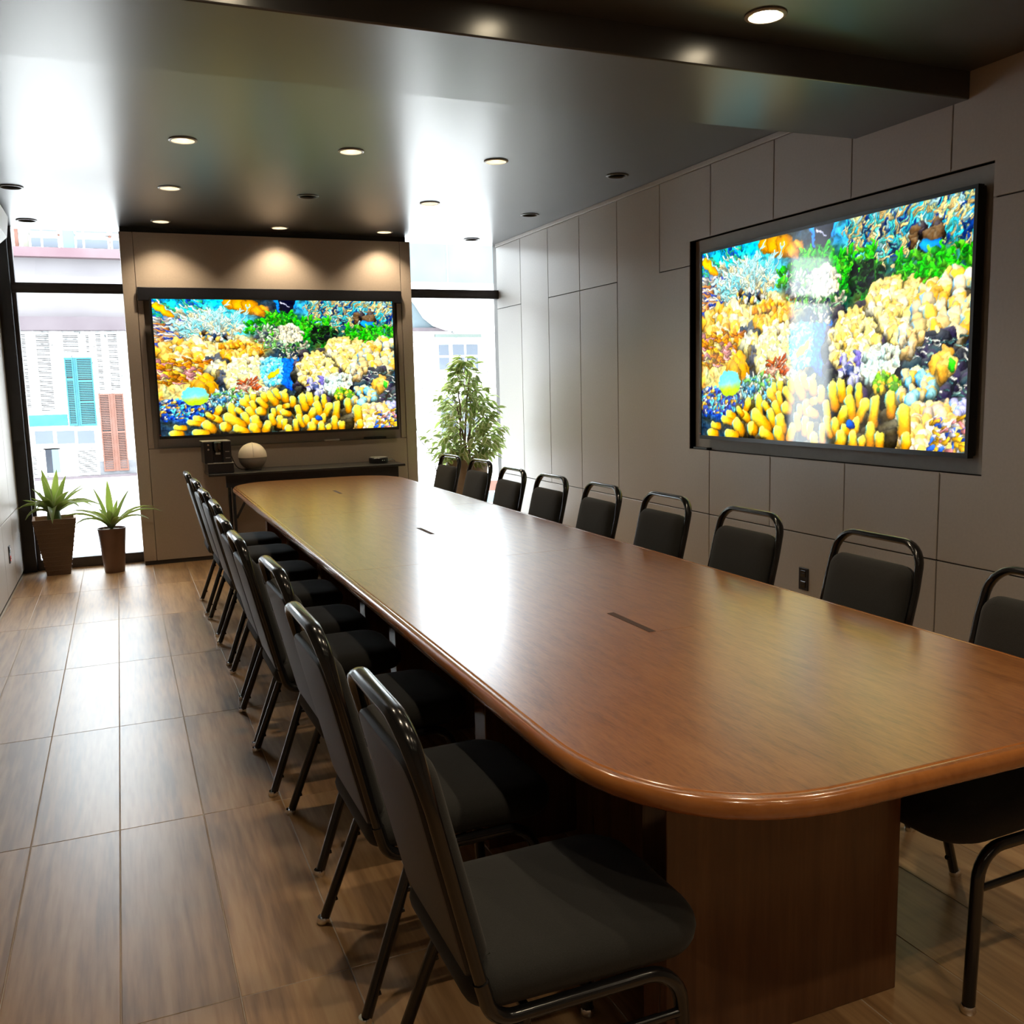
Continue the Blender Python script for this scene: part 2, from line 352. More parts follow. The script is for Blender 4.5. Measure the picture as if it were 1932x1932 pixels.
# windows: black post, frames, transoms, panes
wpost = struct(obj('trim_2', bx(WL-.25, -.752, 8.9, 9.06, 0, ZC, bev=.003), M['black_metal']))
def window(n, x0, x1, left_jamb):
    w = struct(obj('window_%d' % n, bx(x0, x1, 8.965, 9.05, 0, .088, bev=.004), M['alu']))
    obj('transom', bx(x0, x1, 8.955, 9.05, 2.366, 2.452, bev=.004), M['alu'], w)
    obj('bead', bx(x0, x1, 8.951, 8.956, 2.392, 2.43, bev=.003), M['alu'], w)
    if left_jamb:
        obj('jamb', bx(x0, x0+.032, 8.965, 9.05, .088, ZC, bev=.004), M['alu'], w)
    for z0, z1 in ((.088, 2.366), (2.452, ZC)): obj('pane', bx(x0, x1, 9.004, 9.012, z0, z1), M['glass'], w)
window(1, -.752, .135, True); window(2, 2.60, WR+.2, False)

# taupe screen wall standing before the glass
CX0, CX1, CY = .105, 2.648, 8.734
wb = struct(obj('wall_back', bx(CX0+.004, CX1-.004, CY+.06, 9.06, .0, 2.862), M['taupe']))
obj('plinth', bx(CX0+.01, CX1-.01, CY+.012, CY+.06, 0, .035), M['groove'], wb)
obj('shadow_gap', bx(CX0+.012, CX1-.03, CY+.05, 9.06, 2.862, ZC), M['groove'], wb)
def cpan(x0, x1, z0, z1, y=CY, name='panel'): return obj(name, bx(x0+.002, x1-.002, y, CY+.06, z0+.002, z1-.002, bev=.0015, seg=1), M['taupe'], wb)
cpan(CX0, .212, .035, 2.862); cpan(2.545, CX1, .035, 2.862); cpan(.212, 2.545, 2.35, 2.862); cpan(.212, 2.545, .035, 1.022)
cpan(.212, .262, 1.022, 2.35, CY+.006); cpan(2.495, 2.545, 1.022, 2.35, CY+.006)
obj('niche_back', bx(.262, 2.495, CY+.045, CY+.06, 1.022, 2.35), M['niche'], wb)

# ------------------------------------------------------------------ recessed downlights
def dl_meshes():
    R = {}
    bm = lathe(bmesh.new(), [(.078, -.001), (.078, -.005), (.074, -.008), (.064, -.008), (.061, -.002), (.061, .004)], 28)
    R['ring'] = bm
    R['cup'] = lathe(bmesh.new(), [(.0615, .0), (.0605, .01), (.056, .045), (.056, .075), (0, .075)], 28)
    R['lamp'] = lathe(bmesh.new(), [(.046, .05), (.044, .040), (.030, .036), (0, .035)], 24)
    return R
_r = dl_meshes()
ring_on = to_mesh(_r['ring'].copy(), 'trim_ring', M['trim_ring'], 40); ring_off = to_mesh(_r['ring'], 'trim_ring', M['trim_dark'], 40)
cup_on = to_mesh(_r['cup'].copy(), 'reflector', M['reflector'], 40, recalc=False); cup_off = to_mesh(_r['cup'], 'reflector', M['lamp_off'], 40, recalc=False)
lamp_low = to_mesh(xform(_r['lamp'].copy(), Matrix.Translation((0, 0, -.046))), 'lamp', M['lamp_on'], 40); lamp_on = to_mesh(_r['lamp'].copy(), 'lamp', M['lamp_on'], 40); lamp_off = to_mesh(_r['lamp'], 'lamp', M['lamp_off'], 40)
spot_d = bpy.data.lights.new('downlight_beam', 'SPOT'); spot_d.energy = LAMP_W; spot_d.color = LAMP_COL; spot_d.spot_size = math.radians(112); spot_d.spot_blend = .75; spot_d.shadow_soft_size = .03
spot_n = spot_d.copy(); spot_n.energy = LAMP_NEAR_W
def downlight(x, y, z, lit, label, group):
    t = thing('downlight', label, 'ceiling light', (x, y, z), 0, group)
    obj('trim_ring', ring_on if lit else ring_off, None, t); obj('reflector', cup_on if lit else cup_off, None, t); obj('lamp', (lamp_on if z == ZC else lamp_low) if lit else lamp_off, None, t)
    if lit:
        s = bpy.data.objects.new('beam', spot_d if z == ZC else spot_n); link(s, t); s.location = (0, 0, .018 if z == ZC else -.016)
for x, y, lit, row, where in FAR_LIGHTS:
    downlight(x, y, ZC, lit, '%s recessed downlight in %s, %s' % ('glowing' if lit else 'unlit', row, where), 'recessed ceiling downlights')
for x, y in NEAR_LIGHTS:
    seen = (x, y) == (2.33, 3.03)
    downlight(x, y, ZNEAR, 1, 'bright recessed downlight in the dark ceiling before the beam' if seen else 'recessed downlight in the dark ceiling, %s of the %s row before the beam' % ({.44: 'aisle side', 1.395: 'middle', 2.33: 'panelled-wall side'}[x], {3.03: 'first', 1.55: 'second', .1: 'third', -1.35: 'fourth'}[y]), 'recessed ceiling downlights')

# ------------------------------------------------------------------ conference table
TXA, TXB, TYA, TYB, TZT = .778, 2.178, 1.262, 8.03, .75
def outline():
    P = []
    for cx, cy, a0, sx, sy in ((TXB, TYB, 0, -1, -1), (TXA, TYB, 90, 1, -1), (TXA, TYA, 180, 1, 1), (TXB, TYA, 270, -1, 1)):
        rx, ry = .44, .50
        for k in range(15):
            a = math.radians(a0+90*k/14); e = .86
            c, s_ = math.cos(a), math.sin(a); c = math.copysign(abs(c)**e, c); s_ = math.copysign(abs(s_)**e, s_)
            P.append(Vector((cx+sx*rx+rx*c, cy+sy*ry+ry*s_)))
    return P
bm = bmesh.new(); th = .046
prof = [(.055, TZT-th), (.018, TZT-th)] + [(.0+(.020-.020*math.sin(math.pi*(k/8))), TZT-th+th*(1-math.cos(math.pi*k/8))/2) for k in range(1, 8)] + [(.021, TZT-.0003), (.026, TZT-.0016), (.030, TZT), (.034, TZT), (.06, TZT)]
loft(bm, outline(), prof)
SEAMS = (3.785, 5.62)
conf = thing('conference_table', 'long glossy reddish-brown conference table with rounded ends', 'table', (0, 0, 0))
for i, (lo, hi) in enumerate(((None, SEAMS[0]), (SEAMS[0], SEAMS[1]), (SEAMS[1], None))):
    b2 = bm.copy()
    for y, sgn in ((lo, -1), (hi, 1)):
        if y is None: continue
        r = bmesh.ops.bisect_plane(b2, geom=b2.verts[:]+b2.edges[:]+b2.faces[:], plane_co=(0, y-sgn*.0012, 0), plane_no=(0, sgn, 0), clear_outer=True)
        bmesh.ops.edgeloop_fill(b2, edges=[e for e in r['geom_cut'] if isinstance(e, bmesh.types.BMEdge)])
    o = obj('table_top', b2, [M['table'], M['table_edge']], conf, sm=35)
    for p in o.data.polygons:
        if abs(p.normal.z) < .97 and p.center.z > TZT-th: p.material_index = 1
bm.free()
for y0, y1 in ((2.38, 2.645), (4.535, 4.78), (6.68, 6.93)):
    h = obj('cable_hatch', bx(1.452, 1.585, y0-.004, y1+.004, TZT-.006, TZT+.0006, bev=.0005, seg=1), M['table'], conf)
    obj('brush_slot', bx(1.427, 1.450, y0, y1, TZT-.006, TZT+.0009), M['slot'], h)
for y, x0, x1 in ((1.612, 1.006, 1.664), (2.69, 1.006, 1.745), (3.745, 1.006, 1.745), (4.275, 1.006, 1.745), (5.33, 1.006, 1.745), (6.42, 1.006, 1.745), (7.45, 1.006, 1.745)):
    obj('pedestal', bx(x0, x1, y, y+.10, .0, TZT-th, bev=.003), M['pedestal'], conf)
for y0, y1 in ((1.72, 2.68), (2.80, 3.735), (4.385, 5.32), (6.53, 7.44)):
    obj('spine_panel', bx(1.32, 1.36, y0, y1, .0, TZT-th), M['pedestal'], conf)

# ------------------------------------------------------------------ stacking chairs
def make_chair():
    P = {}
    lean = lambda z: -.178-(z-.45)*.236          # u of the back tube at height z
    W2 = .203
    # back frame: an inverted U with a flat hand rail
    pts = [(lean(.45), -W2, .45), (lean(.80), -W2-.004, .80), (lean(.952), -W2+.012, .952), (lean(.952), W2-.012, .952), (lean(.80), W2+.004, .80), (lean(.45), W2, .45)]
    pth = fillet(pts, [.3, .085, .085, .3], 7)
    bm = tube(bmesh.new(), pth, .0115, 10, up=(0, 1, 0))
    # widen the rail front to back
    for v in bm.verts:
        k = max(0, min(1, (v.co.z-.80)/.12)); c = lean(v.co.z); v.co.x = c+(v.co.x-c)*(1.1+.55*k)
    P['back_frame'] = (bm, 'tube', 50)
    # padded back and its rear panel, laid in the leaning plane
    zb, zt = .475, .876; ctr = Vector((lean((zb+zt)/2), 0, (zb+zt)/2)); d = Vector((-.236, 0, 1)).normalized(); nrm = Vector((d.z, 0, -d.x))
    Mx = Matrix((( 0, d.x, nrm.x, ctr.x), (1, d.y, nrm.y, ctr.y), (0, d.z, nrm.z, ctr.z), (0, 0, 0, 1)))
    hl = (zt-zb)/2/d.z
    O = round_rect(-.189, .189, -hl, hl, [.055, .055, .03, .03], 6)
    P['backrest'] = (loft(bmesh.new(), O, [(.004, -.004), (0, .004), (.001, .014), (.006, .024), (.014, .031), (.026, .036)], [(.8, .004), (.45, .007)], M=Mx), 'seat', 60)
    O2 = round_rect(-.190, .190, -hl-.01, hl-.002, [.055, .055, .03, .03], 6)
    P['back_panel'] = (loft(bmesh.new(), O2, [(.0, -.004), (.0, -.012), (.004, -.017), (.012, -.0185)], M=Mx), 'backpanel', 40)
    # seat cushion
    S = round_rect(-.205, .300, -.222, .222, [.11, .06, .06, .11], 8)
    for p in S: p.y *= 1-.05*(.3-p.x)/.5
    P['seat'] = (loft(bmesh.new(), S, [(.022, .409), (.010, .412), (.003, .424), (0, .440), (.004, .456), (.014, .470), (.032, .480), (.06, .485)], [(.7, .004), (.35, .006)]), 'seat', 60)
    P['seat_pan'] = (loft(bmesh.new(), S, [(.04, .396), (.034, .409)]), 'plastic_black', 30)
    # side frames: bracket, rail and front leg in one bent tube; rear legs apart
    for s in (-1, 1):
        pth = fillet([(lean(.47), s*W2, .47), (-.162, s*W2, .388), (.214, s*.214, .397), (.238, s*.222, .018)], [.055, .075], 7)
        P['leg', s, 0] = (tube(bmesh.new(), pth, .0148, 10, up=(0, 1, 0)), 'tube', 50)
        a, b = Vector((-.098, s*.205, .392)), Vector((-.238, s*.234, .018))
        bm = tube(bmesh.new(), [a, b], .0138, 10, up=(0, 1, 0))
        for t in (.38, .88):
            c = a.lerp(b, t) + Vector((.014, 0, .004)); tube(bm, [c+Vector((-.004, 0, 0)), c+Vector((.006, 0, .002))], .007, 8)
        P['leg', s, 1] = (bm, 'tube', 50)
        P['stretcher', s] = (tube(bmesh.new(), [(.222, s*.219, .305), (-.128, s*.214, .305)], .009, 8), 'tube', 50)
        for q, c in enumerate(((.239, s*.222), (-.2435, s*.235))):
            P['glide', s, q] = (lathe(bmesh.new(), [(.0, 0), (.016, 0), (.0185, .006), (.017, .016), (.0155, .02), (0, .02)], 12, (c[0], c[1], 0)), 'chrome', 40)
    P['cross_bar'] = (tube(bmesh.new(), [(-.095, -.2, .388), (-.095, .2, .388)], .010, 8), 'tube', 50)
    return {k: (k if isinstance(k, str) else k[0], to_mesh(v[0], k if isinstance(k, str) else k[0], M[v[1]], v[2])) for k, v in P.items()}
CH = make_chair()
def chair(x, y, rz, label, group):
    t = thing('stacking_chair', label, 'chair', (x, y, 0), rz, group)
    legs = []
    for k, (n, me) in CH.items():
        if n == 'glide': continue
        o = obj(n, me, None, t)
        if n == 'leg': legs.append((k, o))
    for k, o in legs:
        obj('glide', CH['glide', k[1], k[2]][1], None, o)
ORD = ['ninth', 'eighth', 'seventh', 'sixth', 'fifth', 'fourth', 'third', 'second', 'first']
LEFT = [(.69, 1.62, .0), (.673, 2.268, .01), (.707, 3.007, .02), (.669, 3.655, 0), (.675, 4.188, 0), (.699, 4.835, -.015), (.698, 5.475, .015), (.703, 6.155, .01), (.695, 6.78, -.01)]
for (x, y, a), n in zip(LEFT, ORD):
    chair(x, y, a, 'black padded metal chair on the aisle side of the table, %s from the windows' % n, 'chairs on the aisle side of the table')
RIGHT = [(1.985, 1.70, .02), (2.085, 2.45, -.02), (2.11, 3.18, .01), (2.115, 3.84, 0), (2.08, 4.43, -.02), (2.07, 5.04, .02), (2.066, 5.64, 0), (2.14, 6.42, .03), (2.115, 7.03, .05)]
for (x, y, a), n in zip(RIGHT, ORD):
    chair(x, y, math.pi+a, 'black padded metal chair on the panelled-wall side of the table, %s from the windows' % n, 'chairs on the panelled-wall side of the table')

# ------------------------------------------------------------------ screens
def paint_reef(W=560,H=315):
    import numpy as np
    rng=np.random.default_rng(7)
    yy,xx=np.mgrid[0:H,0:W]; U=(xx+.5)/W; V=(yy+.5)/H
    A=np.zeros((H,W,3))+np.array([.10,.16,.2])
    def noise(n,m,seed):
        r=np.random.default_rng(seed); g=r.random((m+2,n+2))
        x=U*n; y=V*m; i=x.astype(int); j=y.astype(int); a=x-i; b=y-j
        a=a*a*(3-2*a); b=b*b*(3-2*b)
        return g[j,i]*(1-a)*(1-b)+g[j,i+1]*a*(1-b)+g[j+1,i]*(1-a)*b+g[j+1,i+1]*a*b
    def put(mask,col):
        col=np.asarray(col,float); A[:]=A*(1-mask[...,None])+mask[...,None]*col
    def soft(d,w): return np.clip(.5-d/w,0,1)
    # ground washes: (u, v, ru, rv, colour)
    for u,v,a,b,c in [(.05,.06,.14,.12,(.1,.5,.85)),(.2,.05,.18,.12,(.1,.75,.9)),(.06,.22,.12,.12,(.75,.55,.4)),(.25,.2,.2,.16,(.35,.75,.75)),
        (.12,.4,.2,.12,(.95,.75,.35)),(.08,.55,.16,.1,(.9,.6,.15)),(.35,.36,.14,.1,(.75,.55,.2)),(.38,.58,.14,.14,(.95,.85,.6)),(.07,.68,.12,.08,(.95,.75,.4)),
        (.52,.22,.12,.16,(.15,.45,.12)),(.63,.25,.16,.16,(.05,.3,.15)),(.8,.06,.3,.12,(.25,.65,.75)),(.9,.2,.16,.1,(.2,.45,.35)),(.82,.4,.2,.16,(.4,.3,.15)),
        (.7,.55,.14,.14,(.3,.25,.2)),(.92,.68,.16,.2,(.08,.1,.15)),(.45,.86,.4,.16,(.28,.24,.08)),(.1,.82,.14,.1,(.1,.3,.75)),(.88,.95,.16,.08,(.95,.85,.55))]:
        d=((U-u)/a)**2+((V-v)/b)**2; put(np.clip(1.5-d*1.5,0,1)*.95,c)
    n1=noise(90,52,1); n2=noise(200,112,2); n3=noise(36,20,3)
    A*=(.45+.7*n1+.35*n2)[...,None]
    A[...,0]*=.7+.6*n3; A[...,2]*=1.3-.6*n3
    asp=W/H
    def cap(u0,v0,u1,v1,r0,r1,ct,cb,hl=.5,blue=True):
        # a rounded finger from tip (0) to foot (1)
        m=r0+r1+.01
        i0=max(0,int((min(u0,u1)-m)*W)); i1=min(W,int((max(u0,u1)+m)*W)+2); j0=max(0,int((min(v0,v1)-m*asp)*H)); j1=min(H,int((max(v0,v1)+m*asp)*H)+2)
        if i1<=i0 or j1<=j0: return
        u=U[j0:j1,i0:i1]; v=V[j0:j1,i0:i1]/asp; a0=v0/asp; a1=v1/asp
        dx,dy=u1-u0,a1-a0; L=dx*dx+dy*dy+1e-9
        t=np.clip(((u-u0)*dx+(v-a0)*dy)/L,0,1); px=u-(u0+t*dx); py=v-(a0+t*dy); d=np.hypot(px,py); r=r0+(r1-r0)*t
        k=np.clip((r-d)*W*.8+.5,0,1)
        q=np.clip(d/r,0,1); sh=1-.55*q**2; lit=np.clip((-py-.25*px)/r,-1,1)
        c=np.array(ct)*(1-t[...,None])+np.array(cb)*t[...,None]
        c=c*(sh+hl*.3*lit)[...,None]+np.clip(lit*(1-t)-.15,0,1)[...,None]*hl*np.array([.5,.5,.45])
        if blue:
            e=np.clip(-px/r-.55,0,1)*(1-t); c=c+e[...,None]*np.array([-.6,.3,1.2])
        B=A[j0:j1,i0:i1]; B[:]=B*(1-k[...,None])+k[...,None]*c
    def tuft(u0,u1,v0,v1,n,rad,cols,spread=.5,dirc=None,ln=.02,dark=None):
        for _ in range(n):
            u=rng.uniform(u0,u1); v=rng.uniform(v0,v1); a=rng.normal(0,spread)+(dirc if dirc is not None else rng.uniform(0,6.28))
            l=ln*rng.uniform(.5,1.3); c=np.array(cols[rng.integers(len(cols))])*rng.uniform(.8,1.15); r=rad*rng.uniform(.6,1.3)
            cap(u+l*np.cos(a),v-l*np.sin(a)*asp,u,v,r*.7,r,c*1.1,c*.6,.35,False)
    def lumps(u0,u1,v0,v1,n,rad,cols,foot=.35,blue=False):
        P=sorted([(rng.uniform(v0,v1),rng.uniform(u0,u1)) for _ in range(n)])
        for v,u in P:
            cx,cy=(u0+u1)/2,(v0+v1)/2
            if ((u-cx)/(u1-cx))**2+((v-cy)/(v1-cy))**2>1.05: continue
            c=np.array(cols[rng.integers(len(cols))])*rng.uniform(.85,1.12); r=rad*rng.uniform(.6,1.35)
            cap(u,v,u+rng.normal(0,r*.5),v+r*1.1*asp,r,r*.8,c,c*foot,.45,blue)
    wh=[(.85,.95,.88),(.7,.95,.95),(.95,.9,.7),(.55,.9,.95)]
    # streaks of branching coral in the corners
    tuft(0,.22,.0,.2,150,.0042,[(.1,.7,.9),(.1,.35,.8),(.8,.9,.8),(.2,.75,.5)],.25,2.5,.035)
    tuft(0,.14,.14,.36,150,.0045,[(.95,.95,.9),(.95,.6,.3),(.85,.8,.75),(.2,.3,.7)],.2,2.95,.03)
    tuft(.08,.24,.1,.3,120,.0045,wh,.3,2.5,.035)
    tuft(.62,1,.0,.22,420,.004,[(.75,.95,.95),(.95,.8,.5),(.2,.75,.85),(.05,.2,.5),(.9,.9,.6)],.5,.9,.03)
    tuft(.6,.8,.05,.25,120,.0035,[(.9,.8,.55),(.3,.8,.75),(.1,.2,.35)],.9,1.2,.025)
    lumps(.83,.93,.08,.17,26,.012,[(.15,.12,.15),(.35,.25,.15)],.2)
    cap(.87,.175,.905,.18,.013,.012,(.1,.6,.95),(.1,.45,.8),.1,False)
    # orange sponge and orange fish
    for u,v,r in [(.3,.03,.022),(.34,.04,.03),(.38,.05,.03),(.41,.08,.022),(.44,.06,.014)]: cap(u,v,u+.015,v+.01,r,r,(.95,.62,.05),(.8,.5,.03),.1,False)
    cap(.015,.05,.07,.115,.016,.012,(1,.75,.03),(1,.6,.03),.1,False)
    # dark fish with blue edges
    cap(.535,-.04,.535,.085,.062,.018,(.02,.03,.1),(.02,.03,.1),0,False)
    cap(.487,-.02,.508,.09,.010,.004,(.1,.6,1),(.05,.35,.8),0,False); cap(.583,-.02,.572,.05,.013,.006,(.2,.75,1),(.1,.5,.9),0,False)
    cap(.515,.02,.545,.045,.003,.002,(.8,.8,.9),(.6,.6,.7),0,False)
    # white branching coral
    for k in range(170):
        a=rng.uniform(.2,3.1); l=rng.uniform(.03,.14); u0=.25+rng.normal(0,.035); v0=.24+rng.normal(0,.03)
        u1,v1=u0+l*np.cos(a),v0-l*np.sin(a)*asp*.75; c=np.array(wh[rng.integers(4)])
        cap(u1,v1,u0,v0,.0025,.0055,c*1.08,c*.62,.3,False)
        for q in (.5,.75): 
            b=a+rng.choice([-.7,.7]); uu,vv=u0+(u1-u0)*q,v0+(v1-v0)*q
            cap(uu+.018*np.cos(b),vv-.018*np.sin(b)*asp,uu,vv,.002,.004,c*1.1,c*.8,.3,False)
    lumps(.15,.3,.24,.31,30,.009,[(.25,.2,.15),(.9,.7,.3),(.1,.2,.35),(.8,.8,.75)],.3)
    # green weed
    gr=[(.1,.75,.05),(.2,.9,.1),(.05,.5,.1),(.35,.8,.15)]
    for b in [(.44,.57,.1,.26,150),(.55,.72,.14,.3,150),(.58,.64,.2,.32,50),(.68,.78,.3,.4,60),(.78,.9,.2,.3,90),(.9,1,.2,.32,80),(.36,.45,.16,.26,40),(.68,.72,.32,.4,30)]:
        tuft(*b[:4],b[4],.006,gr,1.2,1.5,.014)
    tuft(.64,.74,.2,.33,90,.006,[(.03,.12,.05),(.02,.06,.08),(.1,.3,.08)],1.2,1.5,.014)
    lumps(.475,.6,.19,.35,150,.0075,[(.95,.92,.8),(.85,.85,.75),(.95,.88,.7)],.45)
    tuft(.5,.62,.32,.45,120,.005,[(.6,.8,.6),(.25,.5,.2),(.75,.7,.6),(.15,.2,.3)],1.3,1.5,.012)
    tuft(.4,.5,.2,.36,110,.005,[(.8,.95,.75),(.5,.8,.4),(.75,.7,.65),(.3,.35,.4)],1.2,1.5,.014)
    # yellow plates and lumps on the near side
    lumps(.0,.27,.3,.46,90,.017,[(1,.88,.5),(.98,.8,.35),(.95,.9,.7),(.95,.65,.2)],.5)
    lumps(.2,.33,.41,.47,30,.012,[(.2,.24,.3),(.3,.3,.32)],.6)
    lumps(.28,.38,.27,.34,30,.012,[(.98,.9,.65),(.95,.85,.55)],.5)
    lumps(.25,.42,.31,.45,100,.011,[(.95,.7,.15),(.98,.8,.4),(.85,.5,.1)],.4)
    tuft(.0,.22,.44,.62,220,.007,[(.98,.75,.2),(.95,.55,.1),(.98,.9,.6),(.8,.45,.1),(.9,.6,.6)],.2,3.0,.025)
    lumps(.19,.32,.46,.56,50,.013,[(.98,.9,.55),(.9,.9,.75),(.95,.75,.3)],.5)
    lumps(.23,.29,.52,.6,26,.012,[(.38,.33,.22),(.25,.28,.35)],.6)
    lumps(.27,.47,.42,.7,330,.011,[(.98,.92,.6),(.9,.95,.8),(.98,.85,.6),(.95,.95,.85),(.85,.9,.5)],.6)
    tuft(.3,.4,.6,.67,50,.005,[(.85,.35,.15),(.95,.7,.6),(.7,.3,.15)],.4,.2,.02)
    lumps(.13,.22,.57,.68,16,.022,[(.9,.6,.06),(.95,.65,.1)],.7)
    # blue anemone
    lumps(.415,.52,.43,.64,260,.0075,[(.3,.85,.95),(.55,.92,.95),(.2,.7,.95),(.7,.95,.95)],.65)
    for q in range(60): 
        u=rng.uniform(.51,.59); v=.45+.18*q/60; cap(u,v,u+rng.uniform(-.01,.02),v+.05,.011,.008,(.02,.45,.95),(.02,.25,.75),.15,False)
    cap(.455,.57,.49,.53,.012,.006,(1,.85,.1),(.95,.9,.2),.1,False)
    # cream coral heads
    lumps(.55,.84,.38,.78,70,.02,[(.1,.08,.12),(.2,.15,.25),(.12,.12,.1)],.6)
    cr=[(1,.92,.6),(.98,.85,.45),(.98,.95,.8),(.95,.78,.35)]
    lumps(.57,.74,.4,.66,260,.0105,cr,.45); lumps(.7,.86,.28,.46,150,.012,cr,.45); lumps(.74,.88,.42,.55,70,.013,cr,.35)
    lumps(.84,1.02,.28,.55,95,.017,[(1,.78,.3),(.98,.7,.2),(.98,.85,.55),(1,.9,.7)],.25,True)
    lumps(.6,.7,.58,.72,60,.009,[(.75,.75,.9),(.45,.4,.75),(.9,.9,.85),(.25,.3,.5)],.5)
    lumps(.68,.81,.56,.72,150,.009,[(.88,.95,.85),(.8,.95,.9),(.95,.95,.8)],.55)
    lumps(.82,1.02,.54,.9,120,.02,[(.06,.07,.11),(.1,.12,.18),(.12,.1,.2),(.08,.16,.2)],.7)
    tuft(.82,1,.54,.88,110,.003,[(.6,.75,.7),(.2,.35,.35),(.85,.85,.8)],.3,-.3,.014)
    lumps(.8,.87,.49,.6,16,.014,[(.98,.8,.5),(1,.9,.7)],.5,True); lumps(.9,.965,.6,.68,12,.018,[(1,.72,.25),(1,.8,.4)],.6)
    lumps(.94,.99,.62,.66,3,.009,[(.2,.85,.1)],.6); lumps(.94,1,.78,.85,14,.010,[(.95,.8,.6),(.7,.7,.9)],.4,True)
    lumps(.72,.82,.68,.76,50,.008,[(.45,.75,.1),(.9,.75,.2),(.25,.5,.1)],.5)
    lumps(.8,.91,.68,.8,50,.013,[(.95,.85,.6),(.6,.85,.85),(.98,.75,.3)],.4,True)
    # spiky blue patch and the pale ball
    tuft(.0,.2,.74,.88,260,.0055,[(.35,.85,.95),(.1,.35,.9),(.85,.9,.95),(.05,.15,.5),(.95,.7,.3)],.6,.5,.012)
    tuft(.18,.34,.68,.8,130,.006,[(.6,.9,.95),(.9,.9,.8),(.3,.6,.85),(.5,.8,.4)],.9,1.2,.012)
    d=np.sqrt(((U-.142)/.057)**2+((V-.71)/.072)**2); k=np.clip((1-d)*14,0,1); w=np.clip((V-.70)*22+(U-.14)*3,0,1)[...,None]
    A[:]=A*(1-k[...,None])+k[...,None]*((1-w)*np.array([.45,.95,.97])+w*np.array([.7,.85,.15]))*(1.05-.25*d[...,None])
    # sand and the big yellow fingers
    lumps(.8,.99,.82,1.03,170,.016,[(1,.9,.6),(.98,.95,.8),(1,.8,.4),(.95,.85,.75),(.98,.75,.35)],.7)
    tuft(.9,1,.86,1,60,.006,[(.95,.6,.6),(.2,.4,.9),(1,.75,.2),(.9,.9,.95)],.6,.3,.014)
    lumps(.16,.8,.78,1.04,130,.02,[(.16,.13,.06),(.2,.17,.1),(.1,.1,.1)],.6)
    yl=(1,.90,.30); ft=(.80,.50,.03)
    F3=[(1410,560,1440,640,50),(1500,530,1510,600,50),(1740,520,1840,640,60),(1650,520,1690,600,45),(1850,480,1900,560,55),(1340,620,1420,690,55),(1490,640,1510,740,45),(1590,600,1680,700,50),(1170,690,1190,850,55),(1000,720,960,780,50),(1260,740,1330,800,45),(1430,750,1500,830,50),(1590,770,1640,780,66),(1790,770,1800,850,42),(1890,740,1890,800,60),(1360,840,1430,930,60),(920,850,1000,900,50),(830,800,900,850,40),(660,860,740,890,55),(560,910,700,940,42),(1110,860,1320,980,75),(1510,900,1545,1000,75),(1760,860,1790,970,50),(1890,900,1880,1010,55),(800,960,880,1030,75),(370,985,480,1000,40),(1060,1000,1090,1010,75),(1700,990,1660,1080,62),(1480,1020,1530,1090,66),(1230,1030,1380,1090,55),(640,1080,800,1090,52),(310,1075,430,1085,50)]
    F4=[(60,480,80,560,60),(190,560,180,640,52),(340,540,375,690,66),(450,520,470,620,58),(560,560,560,640,45),(680,540,690,680,48),(100,650,60,670,42),(560,650,600,780,62),(250,690,300,830,48),(760,680,690,800,58),(880,660,860,840,62),(1060,620,1070,740,62),(30,750,110,780,50),(500,750,450,830,56),(1210,740,1225,900,75),(270,830,320,960,46),(380,850,395,930,52),(660,840,630,920,52),(210,900,220,1010,48),(500,890,545,920,45),(40,890,40,980,52),(830,880,835,1000,58),(100,1000,100,1060,62),(460,970,455,1040,72),(620,970,620,1040,62),(735,985,735,1040,44),(945,950,945,1020,56),(1250,950,1245,1020,56),(1110,830,950,880,40)]
    for a,b,c,d_,r in F3: 
        cap((a-150)/3600,.465+b/2080,(c-150)/3600,.465+d_/2080,r/3500,r/3700,yl,ft,.62,True)
    for a,b,c,d_,r in F4:
        g=(a==1110); cap(.49+a/3655,.465+b/1950,.49+c/3655,.465+d_/1950,r/3500,r/3700,(.4,.38,.3) if g else yl,(.25,.22,.15) if g else ft,.2 if g else .62,not g)
    cap(.645,.9,.655,.91,.011,.010,(.1,.35,.8),(.05,.2,.5),.2,False)
    q=np.where(V>.7,.35,.8); wx=((noise(70,40,11)-.5)*.018+(noise(180,100,12)-.5)*.005)*q; wy=((noise(70,40,13)-.5)*.026+(noise(180,100,14)-.5)*.008)*q
    ix=np.clip(((U+wx)*W).astype(int),0,W-1); iy=np.clip(((V+wy)*H).astype(int),0,H-1); A=A[iy,ix]
    A=np.clip(A,0,1)**.9*1.2; g=A.mean(-1,keepdims=True); A=g+(A-g)*1.18+(n2-.5)[...,None]*.08
    return np.clip(A,0,1)[::-1]

